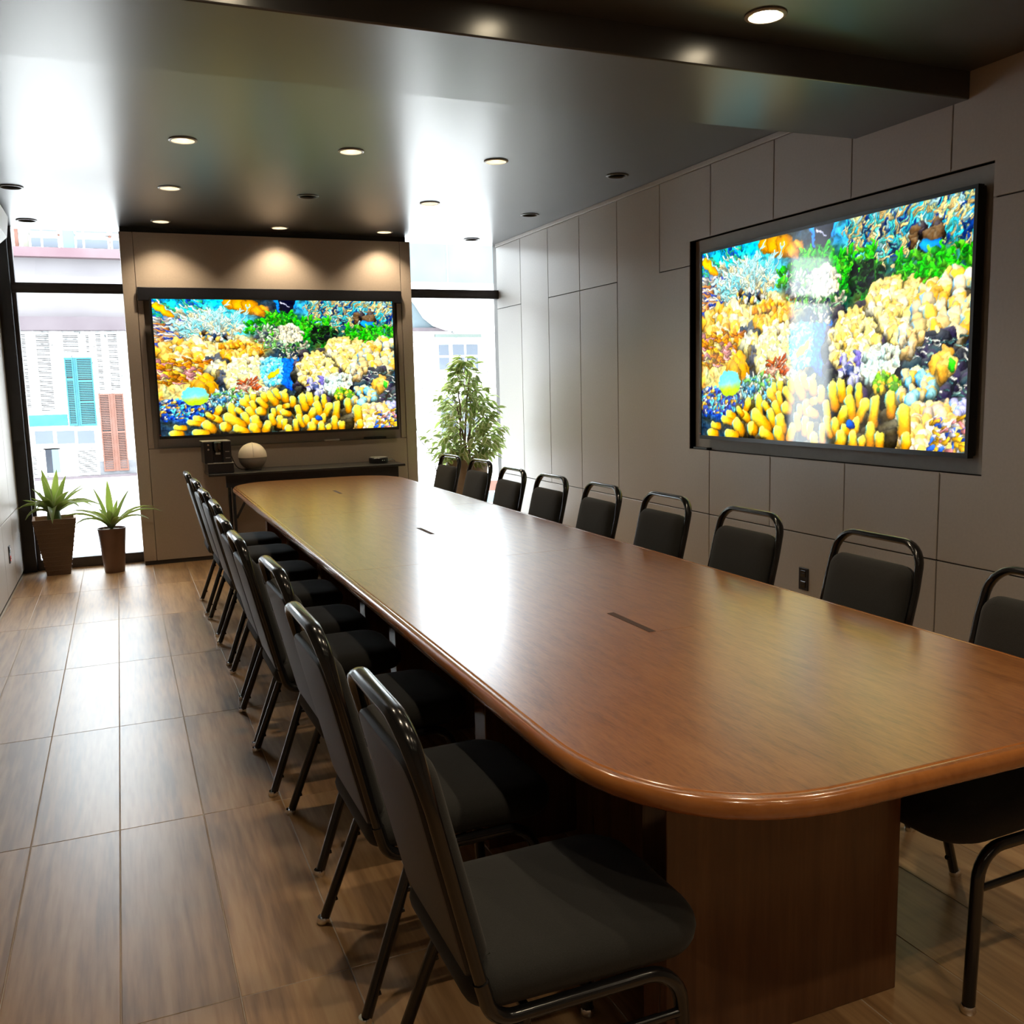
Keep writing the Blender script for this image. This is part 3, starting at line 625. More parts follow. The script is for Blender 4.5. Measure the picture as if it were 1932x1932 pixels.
def screen_mesh(w, h):
    A = paint_reef(); H_, W_, _ = A.shape
    A = np.clip(A, 0, 1)
    xs_ = np.linspace(-w/2, w/2, W_); zs_ = np.linspace(0, h, H_)
    co = np.zeros((H_*W_, 3), np.float32); X_, Z_ = np.meshgrid(xs_, zs_); co[:, 0] = X_.ravel(); co[:, 2] = Z_.ravel()
    idx = np.arange(H_*W_).reshape(H_, W_); q = np.stack([idx[:-1, :-1], idx[:-1, 1:], idx[1:, 1:], idx[1:, :-1]], -1).reshape(-1, 4)
    me = bpy.data.meshes.new('screen'); me.vertices.add(len(co)); me.vertices.foreach_set('co', co.ravel())
    me.loops.add(q.size); me.loops.foreach_set('vertex_index', q.ravel().astype(np.int32)); me.polygons.add(len(q))
    me.polygons.foreach_set('loop_start', np.arange(0, q.size, 4, dtype=np.int32)); me.polygons.foreach_set('loop_total', np.full(len(q), 4, np.int32))
    me.update(calc_edges=True)
    at = me.color_attributes.new('picture', 'FLOAT_COLOR', 'POINT'); c = np.ones((H_*W_, 4), np.float32); c[:, :3] = (A.reshape(-1, 3))**2.2
    at.data.foreach_set('color', c.ravel()); me.validate()
    return me
def screen_mat(strength):
    m = bpy.data.materials.new('lit_screen'); m.use_nodes = True; nt = m.node_tree; N = nt.nodes; L = nt.links; p = N['Principled BSDF']
    a = N.new('ShaderNodeAttribute'); a.attribute_name = 'picture'
    p.inputs['Base Color'].default_value = (.01, .01, .01, 1); p.inputs['Roughness'].default_value = .05; p.inputs['Specular IOR Level'].default_value = .5
    L.new(a.outputs['Color'], p.inputs['Emission Color']); p.inputs['Emission Strength'].default_value = strength
    return m
SW, SH = 2.10, 1.165
me_screen = screen_mesh(SW, SH); me_screen.materials.append(screen_mat(1.25))
def television(label, loc, rz, k):
    t = thing('television', label, 'television', loc, rz)
    b = .018; w, h = SW*k, SH*k
    bm = bmesh.new(); box(bm, -w/2-b, -w/2, -.006, .03, -b-.006, h+b); box(bm, w/2, w/2+b, -.006, .03, -b-.006, h+b); box(bm, -w/2, w/2, -.006, .03, h, h+b); box(bm, -w/2, w/2, -.006, .03, -b-.006, 0)
    obj('bezel', bm, M['bezel'], t); obj('back_cover', bx(-w/2-b+.002, w/2+b-.002, .008, .055, -b+.002, h+b-.002, bev=.01), M['bezel'], t)
    s = obj('screen', me_screen, None, t); s.scale = (k, 1, k); s.location = (0, .001, 0)
    obj('standby_light', bx(-w/2-.012, -w/2-.004, -.0075, -.0055, .006, .014), M['red'], t)
    return t
television('large lit television showing a coral reef on the taupe wall between the windows', (1.372, 8.63, 1.1325), 0, 1.0)
television('large lit television showing a coral reef in a recess of the panelled wall', (WR-.02, 4.256, 1.134), -math.pi/2, 1.018)
tag(obj('remote_control', bx(WR+.002, WR+.045, 5.30, 5.46, NZ0+.0005, NZ0+.016, bev=.004), M['plastic_black']), 'black remote lying in the bottom of the recess of the panelled wall', 'remote control')
o = tag(obj('projection_screen_case', bx(.218, 2.535, 8.692, 8.735, 2.290, 2.402, bev=.004), M['plastic_black']), 'long black projection screen case above the television on the taupe wall', 'screen case')

# ------------------------------------------------------------------ side table and the things on it
SX0, SX1, SY0, SY1, SZ = .662, 2.385, 8.275, 8.728, .81
t = thing('folding_side_table', 'narrow black folding table below the television on the taupe wall', 'table', ((SX0+SX1)/2, (SY0+SY1)/2, 0))
ox, oy = (SX0+SX1)/2, (SY0+SY1)/2
obj('table_top', xform(bx(SX0, SX1, SY0, SY1, SZ-.022, SZ, bev=.004), Matrix.Translation((-ox, -oy, 0))), M['side_table'], t)
obj('edge_band', xform(bx(SX0-.002, SX1+.002, SY0-.003, SY0, SZ-.021, SZ-.003, bev=.001, seg=1), Matrix.Translation((-ox, -oy, 0))), M['black_metal'], t)
obj('apron', xform(bx(SX0+.14, SX1-.055, SY0+.035, SY0+.06, SZ-.125, SZ-.022), Matrix.Translation((-ox, -oy, 0))), M['plastic_black'], t)
for x in (SX0+.20, SX1-.20):
    for y in (SY0+.06, SY1-.06):
        obj('leg', xform(tube(bmesh.new(), [(x, y, SZ-.03), (x, y, 0)], .014, 10), Matrix.Translation((-ox, -oy, 0))), M['tube'], t, sm=40)
    s = 1 if x < 1.5 else -1
    pth = fillet([(x+s*.26, SY0+.075, SZ-.03), (x+s*.16, SY0+.075, SZ-.14), (x+s*.014, SY0+.075, SZ-.40)], .2, 8)
    obj('brace', xform(tube(bmesh.new(), pth, .011, 8), Matrix.Translation((-ox, -oy, 0))), M['black_metal'], t, sm=40)

t = thing('coffee_machine', 'black capsule coffee machine on the black side table', 'coffee machine', (.765, 8.46, SZ), .03)
obj('drip_tray', bx(-.105, .11, -.13, .13, 0, .085, bev=.006), M['plastic_black'], t)
obj('tray_edge', bx(-.107, .112, -.134, .0, .083, .089), M['grey_plastic'], t)
b = obj('body', bx(-.125, .10, -.06, .14, .085, .268, bev=.006), M['plastic_black'], t)
obj('top_plate', bx(-.135, .10, -.095, .14, .268, .276, bev=.003), M['grey_plastic'], t)
obj('front_block', bx(-.125, -.055, -.10, -.05, .085, .268, bev=.004), M['plastic_black'], t); obj('front_block', bx(.03, .10, -.10, -.05, .085, .268, bev=.004), M['plastic_black'], t)
h = obj('brew_head', lathe(bmesh.new(), [(0, .175), (.022, .178), (.036, .20), (.038, .262), (.03, .268), (0, .268)], 20, (-.012, -.085, 0)), M['gloss_black'], t, sm=40)
obj('spout', bx(-.032, .008, -.105, -.07, .16, .18, bev=.004), M['grey_plastic'], h)
for z in (.205, .245): obj('button', lathe(bmesh.new(), [(0, 0), (.008, .0), (.008, .004), (0, .004)], 12), M['chrome'], t, loc=(-.09, -.100, z)).rotation_euler = (math.pi/2, 0, 0)
for z, w in ((.18, .035), (.125, .04)): obj('marking', bx(.048, .048+w, -.1012, -.1, z, z+.006), M['grey_plastic'], t)

t = thing('globe_device', 'ball-shaped device with cream dome and grey knit base on the black side table', 'speaker', (1.062, 8.53, SZ), .2)
R0 = .122; zc = .116
obj('lower_shell', lathe(bmesh.new(), [(0, 0), (.06, 0), (.07, .004)] + [(R0*.985*math.cos(a), zc+R0*.985*math.sin(a)) for a in [math.radians(q) for q in range(-60, -2, 7)]] + [(R0*.97, zc-.003)], 36), M['grey_fabric'], t, sm=50)
obj('dome', lathe(bmesh.new(), [(R0*.97, zc-.004), (R0*1.015, zc-.004)] + [(R0*1.015*math.cos(a), zc+R0*1.015*math.sin(a)) for a in [math.radians(q) for q in range(0, 90, 6)]] + [(.006, zc+R0*1.014), (.006, zc+R0*1.06), (0, zc+R0*1.065)], 40), M['cream'], t, sm=50)
sm_ = [(R0*1.017*math.cos(a)*-.25, -R0*1.017*math.cos(a)*.968, zc+R0*1.017*math.sin(a)) for a in [math.radians(q) for q in range(2, 90, 4)]]
obj('seam', tube(bmesh.new(), sm_, .0012, 5), M['grey_fabric'], t)
obj('foot_ring', lathe(bmesh.new(), [(.058, 0), (.072, 0), (.072, .006), (.058, .006)], 24), M['plastic_black'], t)

t = thing('puck_speaker', 'flat round dark device at the ficus end of the black side table', 'speaker', (2.20, 8.52, SZ))
obj('body', lathe(bmesh.new(), [(0, 0), (.084, 0), (.089, .006), (.089, .046), (.082, .053), (0, .053)], 36), M['plastic_black'], t, sm=40)
obj('top_disc', lathe(bmesh.new(), [(0, .0535), (.08, .0535), (.08, .055), (0, .0555)], 36), M['grey_plastic'], t, sm=40)
for dx in (.012, .03): obj('indicator', bx(dx, dx+.006, -.0905, -.088, .024, .029), M['white_plastic'], t)

tag(obj('remote_control', bx(1.745, 1.886, 8.705, 8.737, 1.0235, 1.041, bev=.006), M['white_plastic']), 'white remote lying on the ledge below the television of the taupe wall', 'remote control')
tag(obj('sound_bar', bx(2.13, 2.345, 8.738, 8.775, 1.0235, 1.042, bev=.004), M['plastic_black']), 'thin black bar on the ledge below the television of the taupe wall', 'sound bar')
def cord(name, pts, r, label, m='plastic_black'):
    pts = [Vector(p) for p in pts]; out = []
    for i in range(len(pts)-1):
        p0, p1, p2, p3 = pts[max(i-1, 0)], pts[i], pts[i+1], pts[min(i+2, len(pts)-1)]
        for k in range(8):
            s = k/8; out.append(.5*((2*p1)+(p2-p0)*s+(2*p0-5*p1+4*p2-p3)*s*s+(3*p1-p0-3*p2+p3)*s**3))
    out.append(pts[-1]); return tag(obj(name, tube(bmesh.new(), out, r, 6), M[m], sm=50), label, 'cord')
cord('power_cord', [(.868, 8.56, 1.04), (.885, 8.58, .95), (.92, 8.56, .85), (.97, 8.60, SZ+.004), (1.02, 8.68, SZ+.004)], .004, 'black cord hanging from the coffee machine to the side table')
cord('speaker_cord', [(2.28, 8.55, SZ+.015), (2.36, 8.62, SZ+.02), (2.42, 8.70, SZ-.05), (2.43, 8.715, .5), (2.41, 8.72, .1)], .003, 'thin dark cord running from the flat round device down the taupe wall')
cord('window_cord', [(2.70, 8.93, 1.12), (2.73, 8.90, .98), (2.80, 8.80, .86), (2.84, 8.74, .62), (2.78, 8.70, .34), (2.72, 8.68, .003)], .004, 'loose dark cord hanging between the taupe wall and the ficus')
o = tag(obj('adapter_box', bx(2.65, 2.70, 8.90, 8.935, 1.10, 1.19, bev=.004), M['plastic_black']), 'small black adapter box at the edge of the taupe wall beside the ficus', 'adapter')

# ------------------------------------------------------------------ outlets, small wall fittings, air conditioner
def outlet(label, loc, rz, red):
    t = thing('wall_outlet', label, 'outlet', loc, rz, 'black wall outlets')
    obj('plate', bx(-.04, .04, -.007, .002, -.066, .066, bev=.003), M['plastic_black'], t)
    for i, z in enumerate((.012, -.052)):
        m = M['red'] if (red and i == 1) else M['gloss_black']
        s = obj('socket', bx(-.022, .022, -.010, -.006, z, z+.040, bev=.003), m, t)
        obj('pin_slot', bx(-.011, .011, -.0108, -.0098, z+.017, z+.023), M['lamp_off'], s)
outlet('black double outlet low on the panelled wall beneath the recessed television', (WR, 4.303, .332), -math.pi/2, False)
outlet('black outlet with a red socket on the panelled wall', (WR, 3.065, .335), -math.pi/2, True)
outlet('dark outlet with a red socket low on the aisle wall near the agave planters', (WL, 7.93, .318), math.pi/2, True)
t = thing('air_conditioner', 'white wall air conditioner under the ceiling of the aisle wall', 'air conditioner', (WL, 7.72, 2.60))
obj('body', xform(extrude_poly(bmesh.new(), [(0, -.47, .30), (.16, -.47, .30), (.185, -.47, .25), (.165, -.47, .10), (.10, -.47, .04), (0, -.47, .04)], (0, .94, 0)), Matrix.Identity(4)), M['white_plastic'], t)
obj('louvre', extrude_poly(bmesh.new(), [(.105, -.42, .041), (.166, -.42, .098), (.170, -.42, .094), (.109, -.42, .037)], (0, .84, 0)), M['grey_plastic'], t)

# ------------------------------------------------------------------ plants
M['agave'] = leaf_mat('agave_leaf', (.12, .19, .06), (.22, .29, .04), mix=.38)
M['agave_edge'] = leaf_mat('agave_leaf_margin', (.26, .30, .16), (.3, .34, .1), mix=.38)
M['ficus'] = leaf_mat('ficus_leaf', (.15, .26, .09), (.42, .58, .14), mix=.6)
M['ficus_edge'] = leaf_mat('ficus_leaf_margin', (.74, .77, .52), (.9, .92, .6), mix=.6)
M['bark'] = mat('bark', (.20, .14, .09), .8, noise=(60, (.28, .2, .13), .6), bump=.4)
M['rattan'] = mat('woven_brown', (.10, .058, .036), .6, noise=(80, (.15, .09, .055), .6), bump=.5, stretch=(1, 1, 3))
M['rattan_in'] = mat('planter_inside', (.42, .22, .12), .6, noise=(40, (.46, .25, .14), .6))
M['clay'] = mat('brown_ceramic', (.16, .085, .055), .4, noise=(9, (.10, .05, .035), .7))
M['soil'] = mat('soil_chips', (.09, .06, .04), .95, noise=(60, (.24, .17, .11), .6), bump=.8)
M['pot_beige'] = mat('taupe_planter', (.34, .27, .21), .5, noise=(20, (.38, .31, .24), .6))
def blade(L_, w, lift, droop, n=7, fold=.34):
    """an arching strap leaf along +x, its margins paler"""
    bm = bmesh.new(); rows = []; x = z = 0; a = lift
    for i in range(n+1):
        s = i/n; ww = w*(.55+.9*s if s < .35 else 1.0)*max(.02, (1-((s-.3)/.7)**2 if s > .3 else 1))
        rows.append([bm.verts.new((x, k*ww*.5, z+abs(k)*ww*fold)) for k in (-1, -.72, 0, .72, 1)])
        x += L_/n*math.cos(a); z += L_/n*math.sin(a); a -= droop/n
    for r0, r1 in zip(rows, rows[1:]):
        for k in range(4):
            f = bm.faces.new((r0[k], r0[k+1], r1[k+1], r1[k])); f.material_index = 1 if k in (0, 3) else 0
    return to_mesh(bm, 'leaf', [M['agave'], M['agave_edge']], 60)
def agave(t, z, specs, clip=False):
    for az, L_, w, lift, droop in specs:
        ca = math.cos(math.radians(az))
        if clip and ca < -.3 and lift < 66: L_ *= 1-.38*-ca; lift += 8
        if math.sin(math.radians(az)) > .6 and lift < 66: L_ *= .72; lift += 10
        o = obj('leaf', blade(L_, w, math.radians(lift), math.radians(droop)), None, t)
        o.location = (.012*math.cos(math.radians(az)), .012*math.sin(math.radians(az)), z); o.rotation_euler = (0, 0, math.radians(az))
t = thing('potted_agave', 'bushy agave in a square tapered woven brown planter by the black post', 'potted plant', (-.575, 8.745, 0), .06)
bm = bmesh.new(); rr = []
for h, w in ((0, .09), (.482, .166), (.482, .150), (.40, .138)): rr.append([bm.verts.new((x*w, y*w, h)) for x, y in ((-1, -1), (1, -1), (1, 1), (-1, 1))])
bm.faces.new(rr[0][::-1])
for a, b in zip(rr, rr[1:]):
    for k in range(4):
        f = bm.faces.new((a[k], a[(k+1) % 4], b[(k+1) % 4], b[k])); f.material_index = 0 if a is rr[0] else 1
obj('planter', bm, [M['rattan'], M['rattan_in']], t)
for k in range(1, 12):
    h = .482*k/12; w = .09+.076*k/12+.0015
    b2 = bmesh.new(); P = [Vector((x*w, y*w, h)) for x, y in ((-1, -1), (1, -1), (1, 1), (-1, 1), (-1, -1))]
    tube(b2, P, .0035, 5); obj('weave_band', b2, M['rattan'], t)
obj('soil', bx(-.138, .138, -.138, .138, .39, .41), M['soil'], t)
obj('stem', lathe(bmesh.new(), [(.045, .40), (.055, .46), (.05, .54), (.03, .60), (0, .62)], 14), M['agave'], t, sm=60)
rnd = random.Random(11)
sp = []
for k in range(13): sp.append((k*360/13+rnd.uniform(-9, 9), rnd.uniform(.40, .50), rnd.uniform(.06, .075), rnd.uniform(34, 54), rnd.uniform(75, 110)))
for k in range(9): sp.append((k*40+17+rnd.uniform(-9, 9), rnd.uniform(.36, .44), rnd.uniform(.065, .08), rnd.uniform(42, 58), rnd.uniform(20, 40)))
for k in range(6): sp.append((k*60+5+rnd.uniform(-9, 9), rnd.uniform(.36, .42), rnd.uniform(.065, .08), rnd.uniform(62, 80), rnd.uniform(5, 18)))
agave(t, .495, sp, True)
t = thing('potted_agave', 'sparse agave in a small round brown pot beside the taupe wall', 'potted plant', (-.133, 8.575, 0), .3)
obj('pot', lathe(bmesh.new(), [(0, 0), (.078, 0), (.081, .006), (.113, .372), (.114, .380), (.108, .380), (.104, .35), (.10, .34), (0, .34)], 32), M['clay'], t, sm=40)
obj('soil', lathe(bmesh.new(), [(.104, .35), (.07, .366), (0, .372)], 20), M['soil'], t, sm=60)
for k in range(16):
    a = k*2.4; r = .03+.06*((k*7) % 10)/10
    obj('bark_chip', bx(-.012, .012, -.007, .007, 0, .008, bev=.003, seg=1), M['bark'], t, loc=(r*math.cos(a), r*math.sin(a), .362), rz=a*1.7)
sp = []
for az, L_, w, li, dr in ((200, .42, .045, 50, 70), (170, .36, .045, 58, 70), (-20, .46, .040, 50, 75), (8, .42, .040, 56, 80), (-45, .42, .040, 42, 65), (225, .4, .04, 46, 80), (95, .40, .045, 86, 8), (150, .37, .045, 74, 10), (30, .36, .045, 66, 12), (60, .36, .036, 60, 15), (265, .20, .05, 70, 30), (300, .26, .05, 62, 30), (235, .30, .045, 55, 40), (120, .32, .04, 50, 40), (-70, .3, .04, 45, 50)):
    sp.append((az-17, L_*1.05, w*1.4, li, dr))
agave(t, .37, sp)

# ficus
t = thing('potted_ficus', 'tall variegated ficus in a taupe planter before the window by the panelled wall', 'potted plant', (3.04, 8.42, 0))
obj('planter', lathe(bmesh.new(), [(0, 0), (.135, 0), (.14, .006), (.205, .80), (.207, .812), (.195, .812), (.19, .78), (0, .77)], 36), M['pot_beige'], t, sm=40)
obj('soil', lathe(bmesh.new(), [(.19, .775), (.1, .785), (0, .79)], 20), M['soil'], t, sm=60)
rnd = random.Random(5); tips = []
for k in range(5):
    a = k*1.256+.4; r1, r2 = rnd.uniform(.02, .06), rnd.uniform(.08, .2); hh = rnd.uniform(1.35, 1.62) if k else 1.66
    p = [Vector((.03*math.cos(a), .03*math.sin(a), .77)), Vector((r1*math.cos(a), r1*math.sin(a), 1.0)), Vector((r2*.6*math.cos(a+.3), r2*.6*math.sin(a+.3), 1.3)), Vector((r2*math.cos(a+.5), r2*math.sin(a+.5), hh))]
    obj('trunk', tube(bmesh.new(), p, [.014, .011, .008, .004], 8, ry=[.014, .011, .008, .004]), M['bark'], t, sm=60)
    tips.append(p)
def leaf_bm(bm, Mx, idx0=0, idx1=1):
    rows = []
    for x, w in ((0, .0), (.25, .20), (.5, .235), (.78, .14), (1.0, .0)):
        z = -.12*(x-.2)**2
        rows.append([bm.verts.new(Mx @ Vector((x, k*w, z+abs(k)*w*.35))) for k in ((0,) if w == 0 else (-1, -.62, 0, .62, 1))])
    for a, b in zip(rows, rows[1:]):
        for k in range(4):
            q = [a[min(k, len(a)-1)], a[min(k+1, len(a)-1)], b[min(k+1, len(b)-1)], b[min(k, len(b)-1)]]; q2 = []
            for v in q:
                if v not in q2: q2.append(v)
            if len(q2) > 2:
                f = bm.faces.new(q2); f.material_index = idx1 if k in (0, 3) else idx0
leaf_me = None; b2 = bmesh.new(); leaf_bm(b2, Matrix.Identity(4)); leaf_me = to_mesh(b2, 'leaf', [M['ficus'], M['ficus_edge']], 60)
inner = bmesh.new(); cnt = 0; twigs = bmesh.new()
def env(z):                                   # crown radius at height z
    s = (z-.78)/(1.82-.78); return .40*math.sin(min(1, s*2.4+.45)*math.pi/2)*max(.03, 1-max(0, s)**1.9)+.02
sprigs = []
for k in range(205):
    z = .84+(.95)*rnd.random()**1.35; a = rnd.uniform(0, 6.283); r = env(z)*math.sqrt(rnd.uniform(.12, 1.0))
    sprigs.append((z, a, r))
for z, a, r in sorted(sprigs, key=lambda q: -q[2]):
    c = Vector((r*math.cos(a), r*math.sin(a), z)); root = Vector((r*.25*math.cos(a), r*.25*math.sin(a), z-.10-.15*r))
    tube(twigs, [root, root.lerp(c, .6)+Vector((0, 0, .03)), c], [.003, .0022, .0012], 4, ry=[.003, .0022, .0012])
    for q in range(6):
        s = .45+.11*q; p = root.lerp(c, min(1, s))+Vector((rnd.uniform(-.02, .02), rnd.uniform(-.02, .02), rnd.uniform(-.01, .03)))
        L_ = rnd.uniform(.075, .115); az = a+rnd.uniform(-1.3, 1.3); tilt = rnd.uniform(-.2, .95)
        Mx = Matrix.Translation(p) @ Matrix.Rotation(az, 4, 'Z') @ Matrix.Rotation(tilt, 4, 'Y') @ Matrix.Rotation(rnd.uniform(-.7, .7), 4, 'X') @ Matrix.Scale(L_, 4)
        if cnt < 295: o = obj('leaf', leaf_me, None, t); o.matrix_local = Mx; cnt += 1
        else: leaf_bm(inner, Mx)
o = obj('inner_leaves', inner, [M['ficus'], M['ficus_edge']], t, sm=60); o['kind'] = 'stuff'
obj('twigs', twigs, M['bark'], t)

# ------------------------------------------------------------------ outside: street and the old facades across it
S_, YF = 1.5, 24.0
def fx(x): return x*S_
def fz(z): return 1.5+(z-1.5)*S_
def fbox(bm, x0, x1, z0, z1, d0, d1): return box(bm, fx(x0), fx(x1), YF+d0, YF+d1, fz(min(z0, z1)), fz(max(z0, z1)))
def fm(name, c1, c2, sc=2.5, k=.4, rough=.85, ctr=.5): return mat(name, c1, rough, spec=.08, noise=(sc, c2, k, ctr))
K = dict(white=fm('weathered_white_paint', (0.11, 0.11, 0.11), (0.62, 0.62, 0.61), 9, .2, ctr=.42), white2=fm('white_louvre_paint', (.16, .16, .16), (.62, .62, .61), 10, .2, ctr=.42),
         pink=fm('pink_ledge', (0.088, 0.056, 0.064), (0.105, 0.078, 0.085), 1.2), pale=fm('pale_pink_wall', (0.105, 0.095, 0.1), (0.128, 0.118, 0.122), .8), grey=fm('grey_ledge', (0.062, 0.05, 0.056), (0.082, 0.069, 0.075), 1.6),
         teal=fm('teal_paint', (0.024, 0.085, 0.1), (0.034, 0.1, 0.112), 4), orange=fm('orange_paint', (0.098, 0.046, 0.034), (0.115, 0.062, 0.05), 4), cyan=fm('pale_cyan', (0.09, 0.122, 0.128), (0.095, 0.125, 0.13), 2),
         yellow=fm('pale_yellow', (0.125, 0.122, 0.1), (0.13, 0.127, 0.108), 2), pane=fm('far_window_glass', (0.064, 0.073, 0.09), (0.08, 0.09, 0.105), .6, rough=.5), dark=fm('dark_opening', (0.02, 0.022, 0.028), (0.03, 0.033, 0.04), 2),
         base=fm('grey_base', (0.06, 0.06, 0.066), (0.105, 0.105, 0.11), 5), mural=fm('stained_wall', (.66, .64, .63), (.12, .085, .085), 1.8, .12, ctr=.63), blue=fm('pale_blue_wall', (.078, .102, .118), (.10, .122, .132), .9),
         awning=fm('white_awning', (.82, .82, .82), (.86, .86, .86), 1), asphalt=fm('pale_pavement', (.6, .59, .57), (.68, .66, .64), .7), greenp=fm('pale_green_paint', (0.1, 0.122, 0.11), (0.11, 0.128, 0.118), 3), shut_in=fm('shutter_shadow_gap', (0.05, 0.05, 0.052), (0.07, 0.07, 0.072), 3))
bld = thing('street_building', 'old weathered building with shutters and pink ledges across the street', 'building', (0, 0, 0))
def fpart(name, m, *boxes, parent=None):
    bm = bmesh.new()
    for b in boxes: fbox(bm, *b)
    return obj(name, bm, K[m], parent or bld)
fpart('wall', 'white', (-6, 3.4, .25, 2.48, 0, .4)); fpart('wall', 'pale', (-6, 3.4, 2.68, 3.56, -.05, .4)); fpart('wall', 'white2', (-6, 3.4, 3.69, 4.055, .05, .4)); fpart('wall', 'mural', (-6, 3.4, -2.4, .25, -.02, .4))
fpart('ledge', 'pink', (-6, 3.4, 3.555, 3.69, -.35, .05)); fpart('ledge', 'grey', (-6, 3.4, 2.48, 2.68, -.40, 0)); fpart('ledge', 'grey', (-6, 3.4, .22, .26, -.12, 0)); fpart('roof', 'pink', (-6, 3.4, 4.055, 4.075, -.1, .6))
fpart('post', 'orange', (-1.24, -1.19, 3.69, 4.055, -.03, .1)); fpart('post', 'orange', (.045, .085, 3.69, 4.055, -.03, .1)); fpart('pillar', 'cyan', (-.59, -.42, 3.69, 4.055, -.03, .1)); fpart('pillar', 'yellow', (-1.13, -1.04, 3.69, 4.055, -.02, .1))
fpart('post', 'orange', (-.655, -.63, 3.69, 4.055, -.02, .1))
def win(panes, frame=None, m='white2', name='window'):
    xs_ = [q for p in panes for q in p[:2]]; zs_ = [q for p in panes for q in p[2:4]]
    f = frame or (min(xs_)-.03, max(xs_)+.03, min(zs_)-.03, max(zs_)+.03)
    w = fpart(name, m, (f[0], f[1], f[2], f[3], -.05, .06))
    for p in panes: fpart('pane', p[4] if len(p) > 4 else 'pane', (p[0], p[1], p[2], p[3], -.058, -.048), parent=w)
    return w
for z0, z1 in ((3.95, 4.03), (3.72, 3.85)):
    win([(-1.02, -.89, z0, z1), (-.86, -.66, z0, z1)]); win([(-.40, -.32, z0, z1), (-.29, .03, z0, z1)]); win([(.10, .35, z0, z1), (.4, .7, z0, z1)])
def shutter(m, x0, x1, z0, z1, split=None, gap=None):
    """a framed pair leaf with louvres"""
    f = .018; s = fpart('shutter', m, (x0, x0+f, z0, z1, -.06, 0), (x1-f, x1, z0, z1, -.06, 0), (x0+f, x1-f, z0, z0+f*1.4, -.06, 0), (x0+f, x1-f, z1-f*1.4, z1, -.06, 0))
    zz = [z0+f*1.4] + list(split or []) + [z1-f*1.4]
    for q in (split or []): fpart('rail', m, (x0+f, x1-f, q-f*.9, q+f*.9, -.06, 0), parent=s)
    fpart('shadow_board', 'shut_in', (x0+f, x1-f, z0+f, z1-f, -.012, 0), parent=s)
    bm = bmesh.new(); z = z0+f*1.5
    while z < z1-f*1.6:
        if not any(abs(z-q) < f*1.1 for q in (split or [])) and not (gap and gap[0] < z < gap[1]):
            box(bm, fx(x0+f), fx(x1-f), YF-.052, YF-.018, fz(z), fz(z+.014))
        z += .027
    o = obj('louvres', bm, K[m], s); return s
for x0, x1, z0, z1 in ((-1.30, -1.20, 1.30, 2.46), (-1.10, -.88, 1.24, 2.46), (-.73, -.48, 2.12, 2.46), (-.41, -.33, 2.12, 2.46), (-.27, -.16, 1.54, 2.46), (-.10, .07, 1.54, 2.46), (-.66, -.36, .27, .68), (-1.32, -1.2, .27, .62)):
    shutter('white2', x0, x1, z0, z1)
shutter('teal', -.72, -.60, 1.04, 2.08, [1.75]); shutter('teal', -.56, -.33, 1.03, 2.08, [1.72, 1.40]); fpart('panel_strip', 'teal', (-1.32, -.74, 1.05, 1.22, -.04, 0)); fpart('panel_strip', 'teal', (-.60, -.56, 1.03, 2.08, -.04, 0))
shutter('orange', -.28, -.12, .31, 1.52, [.92]); shutter('orange', -.06, .08, .31, 1.52, [.92]); fpart('panel_strip', 'orange', (-.12, -.06, .31, 1.52, -.045, 0)); fpart('base_board', 'base', (-.34, .3, .26, .47, -.035, 0))
win([(-1.21, -.96, .78, .98), (-.91, -.66, .77, .97), (-.62, -.38, .76, .96)], (-1.28, -.31, .69, 1.03)); win([(-1.09, -1.0, .33, .69, 'dark'), (-1.0, -.90, .33, .69, 'blue')], (-1.11, -.88, .29, .71))
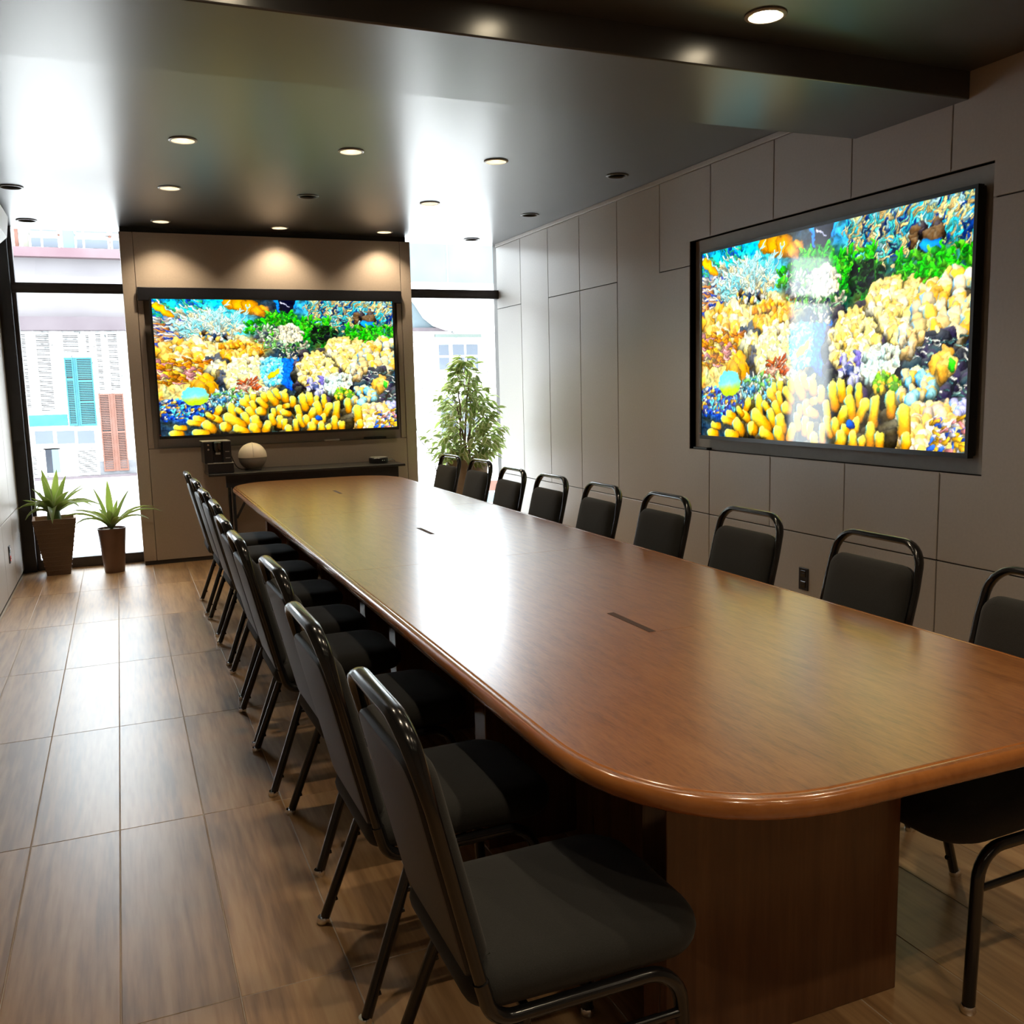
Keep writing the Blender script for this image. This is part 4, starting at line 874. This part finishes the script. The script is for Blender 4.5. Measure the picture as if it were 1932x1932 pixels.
for k in range(5):                             # boards of the same wall further along, seen only from the side
    x = .35+.55*k; shutter('white2', x, x+.2, 1.3, 2.44); shutter('white2', x+.25, x+.45, .4, 2.44) if k % 2 else win([(x+.25, x+.45, 1.0, 1.6)])
for k in range(4):
    x = -3.6+.55*k; shutter('white2', x, x+.22, 1.2, 2.44); shutter('teal', x+.26, x+.44, .4, 1.6)
b2_ = thing('street_building', 'pale building with a white awning across the street behind the ficus', 'building', (0, 0, 0)); bld = b2_
fpart('wall', 'white', (3.42, 10, .25, 2.5, -.02, .4)); fpart('wall', 'blue', (3.42, 10, 2.5, 4.06, .02, .4)); fpart('wall', 'mural', (3.42, 10, -2.4, .25, -.02, .4)); fpart('ledge', 'grey', (3.42, 10, 2.47, 2.53, -.12, .02)); fpart('panel_joint', 'white2', (5.52, 5.535, 2.55, 4.06, .0, .03))
shutter('white2', 4.88, 5.02, 1.22, 2.44); shutter('white2', 6.14, 6.36, 1.7, 2.43); shutter('white2', 4.5, 4.75, 1.2, 2.44); shutter('white2', 6.5, 6.75, .8, 2.43)
w = win([(5.30, 5.49, 2.05, 2.24), (5.56, 5.78, 2.05, 2.24), (5.82, 6.04, 2.05, 2.24), (5.30, 5.49, 1.80, 2.01), (5.56, 5.78, 1.80, 2.01), (5.82, 6.04, 1.80, 2.01)], (5.24, 6.10, 1.74, 2.43)); fpart('lintel', 'greenp', (5.24, 6.11, 2.36, 2.42, -.07, 0), parent=w)
win([(5.3, 5.6, .6, 1.3), (5.7, 6.0, .6, 1.3)]); fpart('panel_strip', 'orange', (5.9, 7, -.42, -.24, -.06, 0)); fpart('panel_strip', 'blue', (5.9, 7, -.64, -.46, -.06, 0))
# awning: a deep fabric canopy with a sagging edge
prof_ = [(4.70, 3.25), (4.80, 3.05), (4.89, 2.93), (5.04, 2.70), (5.23, 2.55), (5.43, 2.48), (5.9, 2.455), (7.5, 2.44), (7.5, 3.25)]
obj('awning', extrude_poly(bmesh.new(), [(fx(x), YF-.9, fz(z)) for x, z in prof_], (0, .9, 0)), K['awning'], b2_)
struct(obj('street', bx(-14, 20, YB+.2, YF+1, -4.6, -4.4), K['asphalt']))
